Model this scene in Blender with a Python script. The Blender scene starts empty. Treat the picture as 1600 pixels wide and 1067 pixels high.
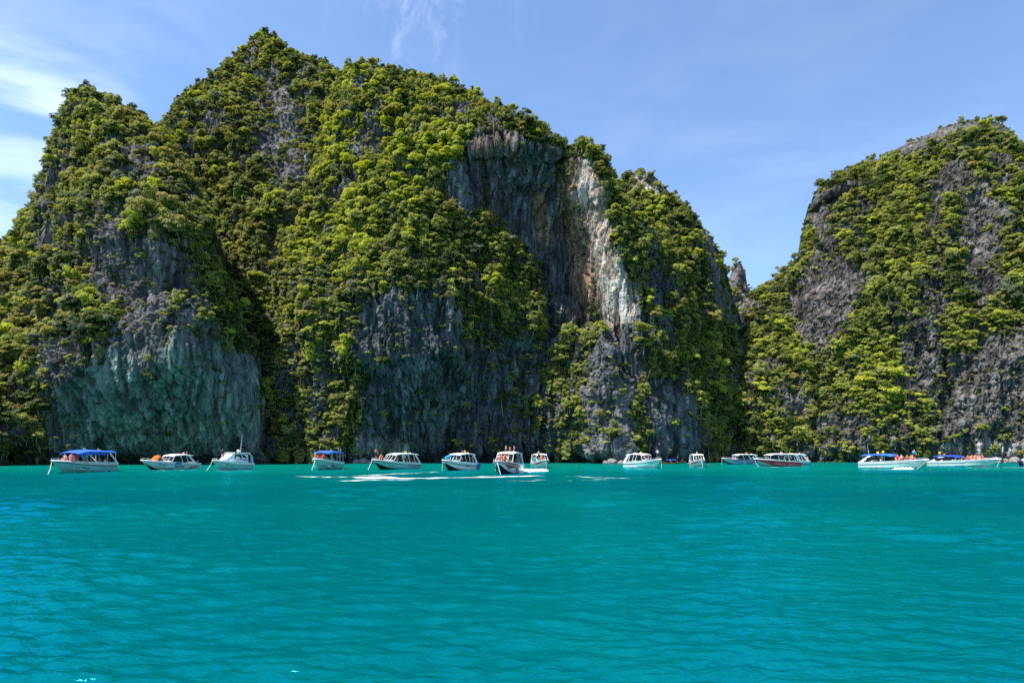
import bpy, bmesh, math, random
import numpy as np
from mathutils import Vector, Matrix

sc = bpy.context.scene
COL = sc.collection
R = math.radians
rng = np.random.default_rng(7)
random.seed(7)

# ------------------------------------------------------------------ camera
CAM_H = 2.4          # eye height above the water
FPX = 1000.0         # focal length in photograph pixels (1600 wide)
HOR = 709.0          # horizon row in the photograph
cam_d = bpy.data.cameras.new('camera')
cam_d.sensor_width = 36.0
cam_d.lens = 36.0 * FPX / 1600.0
cam_d.shift_y = (HOR - 533.5) / 1600.0
cam_d.clip_start = 0.1
cam_d.clip_end = 20000
cam = bpy.data.objects.new('camera', cam_d)
COL.objects.link(cam)
cam.location = (0, 0, CAM_H)
cam.rotation_euler = (R(90), 0, 0)
sc.camera = cam

# ------------------------------------------------------------------ light
SUN_DIR = Vector((-0.40, -0.15, 0.86)).normalized()      # towards the sun
SUN_EL = math.asin(SUN_DIR.z)
SUN_AZ = math.atan2(SUN_DIR.x, SUN_DIR.y)
sun_d = bpy.data.lights.new('sun', 'SUN')
sun_d.energy = 5.0
sun_d.angle = R(0.53)
sun_d.color = (1.0, 0.95, 0.86)
sun = bpy.data.objects.new('sun', sun_d)
COL.objects.link(sun)
sun.location = (0, 0, 300)
sun.rotation_euler = SUN_DIR.to_track_quat('Z', 'Y').to_euler()

sc.view_settings.view_transform = 'Standard'
sc.view_settings.look = 'None'
sc.view_settings.exposure = 1.0
sc.view_settings.gamma = 1.0
sc.view_settings.use_curve_mapping = False

world = bpy.data.worlds.new('World')
sc.world = world
world.use_nodes = True
wn = world.node_tree.nodes
wl = world.node_tree.links
wn.clear()


def N(tree, typ, **kw):
    n = tree.nodes.new(typ)
    for k, v in kw.items():
        setattr(n, k, v)
    return n


def M(tree, op, a, b=None, c=None, clamp=False):
    n = tree.nodes.new('ShaderNodeMath')
    n.operation = op
    n.use_clamp = clamp
    for i, v in enumerate((a, b, c)):
        if v is None:
            continue
        if isinstance(v, (int, float)):
            n.inputs[i].default_value = v
        else:
            tree.links.new(v, n.inputs[i])
    return n.outputs[0]


def build_world():
    t = world.node_tree
    sky = N(t, 'ShaderNodeTexSky', sky_type='NISHITA')
    sky.sun_disc = False
    sky.sun_elevation = SUN_EL
    sky.sun_rotation = SUN_AZ
    sky.altitude = 0
    sky.air_density = 1.0
    sky.dust_density = 0.0
    sky.ozone_density = 6.0
    tc = N(t, 'ShaderNodeTexCoord')
    sep = N(t, 'ShaderNodeSeparateXYZ')
    wl.new(tc.outputs['Generated'], sep.inputs[0])
    az = M(t, 'ARCTAN2', sep.outputs[0], sep.outputs[1])
    el = M(t, 'ARCSINE', sep.outputs[2])
    comb = N(t, 'ShaderNodeCombineXYZ')
    wl.new(az, comb.inputs[0]); wl.new(el, comb.inputs[1])
    # cirrus streaks: noise stretched along slanting lines, broken by a large noise
    mp = N(t, 'ShaderNodeMapping')
    mp.inputs['Rotation'].default_value = (0, 0, R(-22))
    mp.inputs['Scale'].default_value = (17, 11, 1)
    wl.new(comb.outputs[0], mp.inputs[0])
    n1 = N(t, 'ShaderNodeTexNoise')
    n1.inputs['Scale'].default_value = 1.0
    n1.inputs['Detail'].default_value = 9
    n1.inputs['Roughness'].default_value = 0.62
    n1.inputs['Distortion'].default_value = 0.8
    wl.new(mp.outputs[0], n1.inputs[0])
    mp2 = N(t, 'ShaderNodeMapping')
    mp2.inputs['Rotation'].default_value = (0, 0, R(12))
    mp2.inputs['Scale'].default_value = (4.5, 13, 1)
    mp2.inputs['Location'].default_value = (3.1, 0.2, 0)
    wl.new(comb.outputs[0], mp2.inputs[0])
    n2 = N(t, 'ShaderNodeTexNoise')
    n2.inputs['Scale'].default_value = 1.0
    n2.inputs['Detail'].default_value = 8
    n2.inputs['Roughness'].default_value = 0.55
    n2.inputs['Distortion'].default_value = 0.4
    wl.new(mp2.outputs[0], n2.inputs[0])

    def blob(a0, e0, sa, se):
        da = M(t, 'MULTIPLY', M(t, 'SUBTRACT', az, a0), 1 / sa)
        de = M(t, 'MULTIPLY', M(t, 'SUBTRACT', el, e0), 1 / se)
        r2 = M(t, 'ADD', M(t, 'MULTIPLY', da, da), M(t, 'MULTIPLY', de, de))
        return M(t, 'EXPONENT', M(t, 'MULTIPLY', r2, -1.0))

    def wisps(noise, lo, hi):
        mr = N(t, 'ShaderNodeMapRange', interpolation_type='SMOOTHSTEP')
        mr.inputs['From Min'].default_value = lo
        mr.inputs['From Max'].default_value = hi
        wl.new(noise, mr.inputs['Value'])
        return mr.outputs[0]
    w1 = wisps(n1.outputs['Fac'], 0.46, 0.86)
    w2 = wisps(n2.outputs['Fac'], 0.38, 0.72)
    # bank of thin cloud at left, high wisps over the big peak, faint veil at right
    left = M(t, 'ADD', M(t, 'MULTIPLY', blob(-0.70, 0.33, 0.24, 0.17), 0.30), M(t, 'MULTIPLY', blob(-0.66, 0.42, 0.10, 0.035), 0.30))
    c = M(t, 'MULTIPLY', left, w2)
    c = M(t, 'ADD', c, M(t, 'MULTIPLY', M(t, 'MULTIPLY', blob(-0.13, 0.64, 0.11, 0.10), w1), 0.34))
    c = M(t, 'ADD', c, M(t, 'MULTIPLY', M(t, 'MULTIPLY', blob(0.30, 0.38, 0.22, 0.12), w2), 0.04))
    veil = M(t, 'ADD', M(t, 'MULTIPLY', w2, 0.02), 0.015)
    c = M(t, 'ADD', c, veil, clamp=True)
    c = M(t, 'MULTIPLY', c, M(t, 'GREATER_THAN', el, -0.02))
    mix = N(t, 'ShaderNodeMix', data_type='RGBA')
    wl.new(c, mix.inputs[0])
    wl.new(sky.outputs[0], mix.inputs[6])
    mix.inputs[7].default_value = (7.6, 8.3, 9.4, 1)
    bg = N(t, 'ShaderNodeBackground')
    bg.inputs['Strength'].default_value = 0.122
    wl.new(mix.outputs[2], bg.inputs[0])
    out = N(t, 'ShaderNodeOutputWorld')
    wl.new(bg.outputs[0], out.inputs[0])


build_world()

sc.render.engine = 'CYCLES'
cy = sc.cycles
cy.max_bounces = 6
cy.diffuse_bounces = 3
cy.glossy_bounces = 2
cy.transmission_bounces = 2
cy.transparent_max_bounces = 6
cy.caustics_reflective = False
cy.caustics_refractive = False
cy.use_denoising = False
cy.sample_clamp_indirect = 6
cy.use_adaptive_sampling = True
cy.adaptive_threshold = 0.015


# ------------------------------------------------------------------ helpers
def P(px, py, Y):
    """world point seen at photograph pixel (px, py) at distance Y"""
    return ((px - 800.0) / FPX * Y, Y, CAM_H + (HOR - py) / FPX * Y)


def project(x, y, z):
    return 800 + x / y * FPX, HOR - (z - CAM_H) / y * FPX


def tag(o, label=None, cat=None, group=None, kind=None):
    if label: o['label'] = label
    if cat: o['category'] = cat
    if group: o['group'] = group
    if kind: o['kind'] = kind
    return o


def empty(name, loc, rz=0.0, scale=1.0):
    o = bpy.data.objects.new(name, None)
    COL.objects.link(o)
    o.empty_display_size = 0.3
    o.location = loc
    o.rotation_euler = (0, 0, rz)
    o.scale = (scale,) * 3
    return o


def mesh_np(name, V, F, smooth=True):
    """V (n,3) floats, F (m,3|4) ints"""
    me = bpy.data.meshes.new(name)
    V = np.ascontiguousarray(V, dtype=np.float32)
    F = np.ascontiguousarray(F, dtype=np.int32)
    k = F.shape[1]
    me.vertices.add(len(V)); me.vertices.foreach_set('co', V.ravel())
    me.loops.add(F.size); me.loops.foreach_set('vertex_index', F.ravel())
    me.polygons.add(len(F))
    me.polygons.foreach_set('loop_start', np.arange(0, F.size, k, dtype=np.int32))
    me.polygons.foreach_set('loop_total', np.full(len(F), k, dtype=np.int32))
    me.polygons.foreach_set('use_smooth', np.full(len(F), smooth, dtype=bool))
    me.update(calc_edges=True)
    return me


def link(name, me, mat=None, parent=None):
    o = bpy.data.objects.new(name, me)
    COL.objects.link(o)
    if mat is not None and not me.materials:
        me.materials.append(mat)
    if parent is not None:
        o.parent = parent
    return o


# value noise on a hashed lattice
def _hash(ix, iy, iz, seed):
    h = (ix.astype(np.int64) * 374761393 + iy.astype(np.int64) * 668265263 + iz.astype(np.int64) * 2147483647 + seed * 1274126177) & 0xFFFFFFFF
    h = ((h ^ (h >> 13)) * 1274126177) & 0xFFFFFFFF
    h = (h ^ (h >> 16)) & 0xFFFFFFFF
    return h.astype(np.float32) / np.float32(4294967295.0)


def vnoise(x, y, z, seed=0):
    fx, fy, fz = np.floor(x), np.floor(y), np.floor(z)
    ix, iy, iz = fx.astype(np.int32), fy.astype(np.int32), fz.astype(np.int32)
    u, v, w = (x - fx).astype(np.float32), (y - fy).astype(np.float32), (z - fz).astype(np.float32)
    u = u * u * (3 - 2 * u); v = v * v * (3 - 2 * v); w = w * w * (3 - 2 * w)
    out = 0
    for dz in (0, 1):
        for dy in (0, 1):
            a = _hash(ix, iy + dy, iz + dz, seed)
            b = _hash(ix + 1, iy + dy, iz + dz, seed)
            out = out + (a + (b - a) * u) * (v if dy else 1 - v) * (w if dz else 1 - w)
    return out * 2 - 1


def fbm(x, y, z, seed=0, octv=4, gain=0.5, ridged=False):
    s = 0; a = 1.0; tot = 0
    for o in range(octv):
        n = vnoise(x, y, z, seed + o * 17)
        if ridged:
            n = 1 - 2 * np.abs(n)
        s = s + a * n; tot += a
        a *= gain; x = x * 2.03 + 5.2; y = y * 2.03 + 1.3; z = z * 2.03 + 9.1
    return s / tot


def worley(x, y, z, seed=0):
    """distance to the border between jittered cells (0 on a joint) and a random number per cell"""
    fx, fy, fz = np.floor(x).astype(np.int32), np.floor(y).astype(np.int32), np.floor(z).astype(np.int32)
    f1 = np.full(x.shape, 9e9, np.float32); f2 = f1.copy(); cid = np.zeros(x.shape, np.float32)
    for dx in (-1, 0, 1):
        for dy in (-1, 0, 1):
            for dz in (-1, 0, 1):
                ix, iy, iz = fx + dx, fy + dy, fz + dz
                jx = _hash(ix, iy, iz, seed); jy = _hash(ix, iy, iz, seed + 1); jz = _hash(ix, iy, iz, seed + 2)
                d = ((ix + jx - x) ** 2 + (iy + jy - y) ** 2 + (iz + jz - z) ** 2).astype(np.float32)
                near = d < f1
                f2 = np.where(near, f1, np.minimum(f2, d))
                cid = np.where(near, (jx * 7.13 + jy * 3.71 + jz * 5.3) % 1.0, cid)
                f1 = np.where(near, d, f1)
    return np.sqrt(f2) - np.sqrt(f1), cid


def smooth(a, b, x):
    t = np.clip((x - a) / (b - a), 0, 1)
    return t * t * (3 - 2 * t)


def poly_sd(px, py, poly):
    """signed distance in pixels, negative inside"""
    poly = np.array(poly, float)
    d = np.full(px.shape, 1e9); inside = np.zeros(px.shape, bool)
    n = len(poly)
    for i in range(n):
        a = poly[i]; b = poly[(i + 1) % n]
        e = b - a
        t = np.clip(((px - a[0]) * e[0] + (py - a[1]) * e[1]) / (e @ e), 0, 1)
        dd = np.hypot(px - a[0] - t * e[0], py - a[1] - t * e[1])
        d = np.minimum(d, dd)
        c = (a[1] > py) != (b[1] > py)
        xi = a[0] + (py - a[1]) / (e[1] if abs(e[1]) > 1e-9 else 1e-9) * e[0]
        inside ^= c & (px < xi)
    return np.where(inside, -d, d)


def tps_fit(pts):
    p = np.array(pts, float)
    X = p[:, :2] / 100.0; v = p[:, 2]
    n = len(p)
    d = np.linalg.norm(X[:, None] - X[None], axis=2)
    K = np.where(d > 0, d * d * np.log(d + 1e-12), 0) + np.eye(n) * 0.02
    A = np.zeros((n + 3, n + 3)); A[:n, :n] = K
    A[:n, n] = 1; A[:n, n + 1:] = X; A[n, :n] = 1; A[n + 1:, :n] = X.T
    sol = np.linalg.solve(A, np.concatenate([v, np.zeros(3)]))
    return X, sol


def tps_eval(fit, px, py):
    X, sol = fit
    n = len(X)
    qx, qy = px / 100.0, py / 100.0
    out = sol[n] + sol[n + 1] * qx + sol[n + 2] * qy
    for i in range(n):
        d2 = (qx - X[i, 0]) ** 2 + (qy - X[i, 1]) ** 2
        out = out + sol[i] * 0.5 * d2 * np.log(d2 + 1e-12)
    return out


# ------------------------------------------------------------------ materials
def mat_new(name):
    m = bpy.data.materials.new(name)
    m.use_nodes = True
    t = m.node_tree
    b = t.nodes.get('Principled BSDF')
    return m, t, b


def simple(name, col, rough=0.5, spec=0.5, metal=0.0, trans=0.0, noise=0.10, scale=6.0):
    m, t, b = mat_new(name)
    b.inputs['Roughness'].default_value = rough
    b.inputs['Specular IOR Level'].default_value = spec
    b.inputs['Metallic'].default_value = metal
    b.inputs['Transmission Weight'].default_value = trans
    tc = N(t, 'ShaderNodeTexCoord')
    n = N(t, 'ShaderNodeTexNoise')
    n.inputs['Scale'].default_value = scale
    n.inputs['Detail'].default_value = 4
    t.links.new(tc.outputs['Object'], n.inputs[0])
    mx = N(t, 'ShaderNodeMix', data_type='RGBA')
    t.links.new(n.outputs['Fac'], mx.inputs[0])
    c = np.array(col)
    mx.inputs[6].default_value = (*np.clip(c * (1 - noise), 0, 1), 1)
    mx.inputs[7].default_value = (*np.clip(c * (1 + noise), 0, 1), 1)
    t.links.new(mx.outputs[2], b.inputs['Base Color'])
    return m


def rock_material():
    m, t, b = mat_new('limestone')
    b.inputs['Roughness'].default_value = 0.92
    b.inputs['Specular IOR Level'].default_value = 0.15
    at = N(t, 'ShaderNodeAttribute', attribute_name='rock_colour')
    tc = N(t, 'ShaderNodeTexCoord')
    mp = N(t, 'ShaderNodeMapping')
    mp.inputs['Scale'].default_value = (1.0, 1.0, 0.12)
    t.links.new(tc.outputs['Object'], mp.inputs[0])
    n = N(t, 'ShaderNodeTexNoise')
    n.inputs['Scale'].default_value = 1.1
    n.inputs['Detail'].default_value = 8
    n.inputs['Roughness'].default_value = 0.65
    t.links.new(mp.outputs[0], n.inputs[0])
    mr = N(t, 'ShaderNodeMapRange')
    mr.inputs['From Min'].default_value = 0.28
    mr.inputs['From Max'].default_value = 0.72
    mr.inputs['To Min'].default_value = 0.30
    mr.inputs['To Max'].default_value = 1.7
    t.links.new(n.outputs['Fac'], mr.inputs['Value'])
    mul = N(t, 'ShaderNodeVectorMath', operation='SCALE')
    t.links.new(at.outputs['Color'], mul.inputs[0])
    t.links.new(mr.outputs[0], mul.inputs['Scale'])
    t.links.new(mul.outputs[0], b.inputs['Base Color'])
    n2 = N(t, 'ShaderNodeTexNoise')
    n2.inputs['Scale'].default_value = 2.2
    n2.inputs['Detail'].default_value = 10
    n2.inputs['Roughness'].default_value = 0.7
    mp2 = N(t, 'ShaderNodeMapping')
    mp2.inputs['Scale'].default_value = (1.0, 1.0, 0.2)
    t.links.new(tc.outputs['Object'], mp2.inputs[0])
    t.links.new(mp2.outputs[0], n2.inputs[0])
    bp = N(t, 'ShaderNodeBump')
    bp.inputs['Strength'].default_value = 0.9
    bp.inputs['Distance'].default_value = 0.8
    t.links.new(n2.outputs['Fac'], bp.inputs['Height'])
    t.links.new(bp.outputs[0], b.inputs['Normal'])
    return m


def leaf_material(name, dark, light, transl=0.36):
    m, t, b = mat_new(name)
    t.nodes.remove(b)
    at = N(t, 'ShaderNodeAttribute', attribute_name='leaf_tone')
    oi = N(t, 'ShaderNodeObjectInfo')
    f = M(t, 'ADD', M(t, 'MULTIPLY', at.outputs['Fac'], 0.55), M(t, 'MULTIPLY', oi.outputs['Random'], 0.55), clamp=True)
    mx = N(t, 'ShaderNodeMix', data_type='RGBA')
    t.links.new(f, mx.inputs[0])
    mx.inputs[6].default_value = (*dark, 1)
    mx.inputs[7].default_value = (*light, 1)
    d = N(t, 'ShaderNodeBsdfPrincipled')
    d.inputs['Roughness'].default_value = 0.6
    d.inputs['Specular IOR Level'].default_value = 0.25
    t.links.new(mx.outputs[2], d.inputs['Base Color'])
    tr = N(t, 'ShaderNodeBsdfTranslucent')
    hs = N(t, 'ShaderNodeHueSaturation')
    hs.inputs['Hue'].default_value = 0.485
    hs.inputs['Saturation'].default_value = 1.15
    hs.inputs['Value'].default_value = 1.25
    t.links.new(mx.outputs[2], hs.inputs['Color'])
    t.links.new(hs.outputs[0], tr.inputs[0])
    ms = N(t, 'ShaderNodeMixShader')
    ms.inputs[0].default_value = transl
    t.links.new(d.outputs[0], ms.inputs[1])
    t.links.new(tr.outputs[0], ms.inputs[2])
    t.links.new(ms.outputs[0], t.nodes['Material Output'].inputs['Surface'])
    return m


def water_material():
    m, t, b = mat_new('lagoon_water')
    tc = N(t, 'ShaderNodeTexCoord')
    # milky emerald in the shallows along the foot of the cliffs, deeper teal towards the open middle
    big = N(t, 'ShaderNodeTexNoise')
    big.inputs['Scale'].default_value = 0.045
    big.inputs['Detail'].default_value = 4
    t.links.new(tc.outputs['Object'], big.inputs[0])
    at = N(t, 'ShaderNodeAttribute', attribute_name='shallow')
    mx = N(t, 'ShaderNodeMix', data_type='RGBA')
    t.links.new(M(t, 'ADD', at.outputs['Fac'], M(t, 'MULTIPLY', M(t, 'SUBTRACT', big.outputs['Fac'], 0.5), 1.5), clamp=True), mx.inputs[0])
    mx.inputs[6].default_value = (0.000, 0.088, 0.098, 1)
    mx.inputs[7].default_value = (0.001, 0.172, 0.134, 1)
    t.nodes.remove(b)
    hs = []
    for sc_, det, rot, st in ((2.4, 3, 16, 0.9), (6.0, 3, -14, 0.5), (15.0, 2, 8, 0.2)):
        mp = N(t, 'ShaderNodeMapping')
        mp.inputs['Rotation'].default_value = (0, 0, R(rot))
        mp.inputs['Scale'].default_value = (0.42, 1.0, 1.0)
        t.links.new(tc.outputs['Object'], mp.inputs[0])
        n = N(t, 'ShaderNodeTexNoise')
        n.inputs['Scale'].default_value = sc_
        n.inputs['Detail'].default_value = det
        n.inputs['Distortion'].default_value = 0.6
        t.links.new(mp.outputs[0], n.inputs[0])
        hs.append(M(t, 'MULTIPLY', n.outputs['Fac'], st))
    bp = N(t, 'ShaderNodeBump')
    bp.inputs['Strength'].default_value = 0.8
    bp.inputs['Distance'].default_value = 0.068
    t.links.new(M(t, 'ADD', M(t, 'ADD', hs[0], hs[1]), hs[2]), bp.inputs['Height'])
    df = N(t, 'ShaderNodeBsdfDiffuse')
    t.links.new(mx.outputs[2], df.inputs[0])
    bp2 = N(t, 'ShaderNodeBump')
    bp2.inputs['Strength'].default_value = 0.8
    bp2.inputs['Distance'].default_value = 0.16
    t.links.new(M(t, 'ADD', M(t, 'ADD', hs[0], hs[1]), hs[2]), bp2.inputs['Height'])
    t.links.new(bp2.outputs[0], df.inputs['Normal'])
    gl = N(t, 'ShaderNodeBsdfGlossy')
    gl.inputs['Roughness'].default_value = 0.11
    gl.inputs[0].default_value = (0.03, 0.58, 1.0, 1)
    t.links.new(bp.outputs[0], gl.inputs['Normal'])
    fr = N(t, 'ShaderNodeFresnel')
    fr.inputs['IOR'].default_value = 1.58
    t.links.new(bp.outputs[0], fr.inputs['Normal'])
    ms = N(t, 'ShaderNodeMixShader')
    t.links.new(M(t, 'MINIMUM', fr.outputs[0], 0.45), ms.inputs[0])
    t.links.new(df.outputs[0], ms.inputs[1])
    t.links.new(gl.outputs[0], ms.inputs[2])
    t.links.new(ms.outputs[0], t.nodes['Material Output'].inputs['Surface'])
    return m


ROCK = rock_material()
LEAF = [
    leaf_material('leaf_dark_green', (0.024, 0.046, 0.011), (0.118, 0.156, 0.030)),
    leaf_material('leaf_mid_green', (0.098, 0.134, 0.022), (0.375, 0.405, 0.086)),
    leaf_material('leaf_lime', (0.190, 0.245, 0.018), (0.500, 0.545, 0.064)),
    leaf_material('leaf_olive', (0.140, 0.138, 0.026), (0.400, 0.380, 0.100)),
    leaf_material('leaf_grey_green', (0.090, 0.115, 0.055), (0.230, 0.255, 0.145)),
]
BARK = simple('bark', (0.30, 0.26, 0.22), 0.9, 0.2, noise=0.35, scale=2.0)
WATER = water_material()

# ------------------------------------------------------------------ the cliffs
# bare rock: polygon (photograph pixels), share of plants left, softness
BARE = [
    ([(40, 726), (72, 645), (120, 608), (185, 552), (260, 520), (330, 535), (398, 552), (416, 570), (416, 730)], 0.09, 14),
    ([(150, 392), (200, 372), (280, 385), (300, 440), (285, 500), (225, 540), (170, 505), (140, 455)], 0.22, 22),
    ([(690, 288), (735, 215), (800, 226), (868, 234), (900, 262), (925, 380), (932, 485), (902, 505), (862, 485), (835, 420), (800, 372), (760, 335), (725, 350), (695, 310)], 0.07, 14),
    ([(896, 244), (928, 262), (950, 330), (968, 400), (992, 440), (1003, 490), (985, 520), (1002, 580), (985, 600), (936, 505), (925, 460), (914, 360)], 0.0, 9),
    ([(556, 490), (618, 456), (690, 466), (730, 520), (790, 560), (800, 640), (770, 724), (536, 724), (560, 610)], 0.27, 24),
    ([(470, 560), (540, 560), (540, 700), (500, 700)], 0.55, 24),
    ([(800, 520), (880, 520), (860, 640), (800, 640)], 0.42, 30),
    ([(925, 515), (960, 520), (975, 620), (985, 724), (925, 724)], 0.30, 12),
    ([(1000, 600), (1040, 590), (1070, 640), (1100, 724), (1000, 724)], 0.22, 16),
    ([(1236, 470), (1265, 440), (1320, 415), (1352, 440), (1335, 520), (1290, 570), (1240, 520)], 0.08, 16),
    ([(1385, 250), (1402, 222), (1470, 196), (1560, 186), (1610, 210), (1610, 238), (1540, 215), (1470, 235), (1430, 255)], 0.14, 14),
    ([(1448, 300), (1475, 255), (1510, 255), (1515, 285), (1475, 340), (1450, 400)], 0.24, 14),
    ([(1500, 330), (1560, 320), (1565, 470), (1520, 520), (1495, 420)], 0.24, 18),
    ([(1475, 580), (1540, 520), (1620, 540), (1620, 730), (1440, 730)], 0.26, 28),
    ([(1258, 372), (1262, 325), (1290, 300), (1345, 284), (1352, 300), (1310, 340), (1290, 385)], 0.02, 8),
    ([(1430, 440), (1480, 430), (1480, 520), (1430, 500)], 0.50, 22),
    ([(980, 274), (1010, 280), (1045, 310), (1035, 330), (1000, 310)], 0.20, 11),
    ([(1085, 350), (1112, 375), (1150, 480), (1120, 500), (1090, 420)], 0.32, 14),
    ([(385, 110), (440, 90), (470, 170), (500, 300), (430, 320), (390, 220)], 0.45, 30),
    ([(1125, 500), (1140, 405), (1165, 405), (1172, 470), (1165, 520)], 0.30, 8),
    ([(60, 300), (110, 290), (110, 420), (60, 480)], 0.42, 24),
]
# staining of the rock itself: polygon, colour, strength, softness
STAIN = [
    ([(740, 222), (776, 222), (776, 258), (748, 270), (738, 250)], (0.22, 0.115, 0.07), 0.55, 9),
    ([(770, 215), (810, 225), (808, 262), (785, 262)], (0.22, 0.13, 0.085), 0.5, 10),
    ([(866, 275), (902, 255), (922, 360), (934, 480), (905, 492), (885, 400)], (0.33, 0.175, 0.105), 0.9, 14),
    ([(828, 300), (850, 300), (862, 380), (850, 392), (835, 370)], (0.45, 0.24, 0.12), 0.6, 8),
    ([(745, 290), (765, 290), (768, 345), (748, 345)], (0.32, 0.15, 0.08), 0.5, 8),
    ([(908, 330), (926, 330), (938, 470), (920, 475)], (0.40, 0.23, 0.14), 0.8, 8),
    ([(905, 245), (938, 268), (970, 390), (992, 455), (985, 505), (960, 520), (938, 490), (930, 440), (920, 340)], (0.50, 0.395, 0.32), 1.0, 10),
    ([(704, 470), (732, 480), (745, 560), (720, 580)], (0.30, 0.18, 0.10), 0.6, 10),
    ([(1565, 455), (1590, 455), (1592, 495), (1570, 495)], (0.40, 0.11, 0.04), 0.9, 5),
    ([(40, 726), (72, 645), (185, 560), (300, 530), (416, 570), (416, 730)], (0.160, 0.205, 0.182), 0.85, 24),
    ([(160, 730), (160, 655), (300, 640), (416, 660), (416, 730)], (0.125, 0.195, 0.140), 0.5, 26),
    ([(380, 600), (416, 570), (416, 730), (375, 730)], (0.27, 0.30, 0.28), 0.7, 14),
    ([(980, 274), (1010, 280), (1045, 312), (1035, 330), (1000, 310)], (0.55, 0.52, 0.50), 0.8, 8),
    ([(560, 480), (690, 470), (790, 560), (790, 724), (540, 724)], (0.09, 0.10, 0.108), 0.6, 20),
    ([(550, 690), (640, 690), (640, 730), (550, 730)], (0.46, 0.43, 0.40), 0.6, 12),
    ([(925, 600), (985, 600), (990, 724), (920, 724)], (0.26, 0.24, 0.235), 0.5, 12),
    ([(1480, 690), (1600, 690), (1600, 726), (1440, 726)], (0.46, 0.42, 0.40), 0.7, 12),
    ([(1235, 440), (1350, 420), (1330, 560), (1240, 530)], (0.19, 0.165, 0.16), 0.7, 14),
]


def bare_field(px, py):
    d = np.full(px.shape, 0.93)
    for poly, dens, soft in BARE:
        s = poly_sd(px, py, poly)
        w = 1 - smooth(-soft, soft * 0.6, s)
        d = d * (1 - w) + np.minimum(d, dens) * w
    return d


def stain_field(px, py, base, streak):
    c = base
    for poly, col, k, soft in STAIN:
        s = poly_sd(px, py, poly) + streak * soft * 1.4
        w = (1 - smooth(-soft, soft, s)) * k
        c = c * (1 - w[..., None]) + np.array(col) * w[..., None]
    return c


SHEETS = []


def interp_poly(poly, x):
    p = np.array(poly, float)
    return np.interp(x, p[:, 0], p[:, 1])


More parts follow.
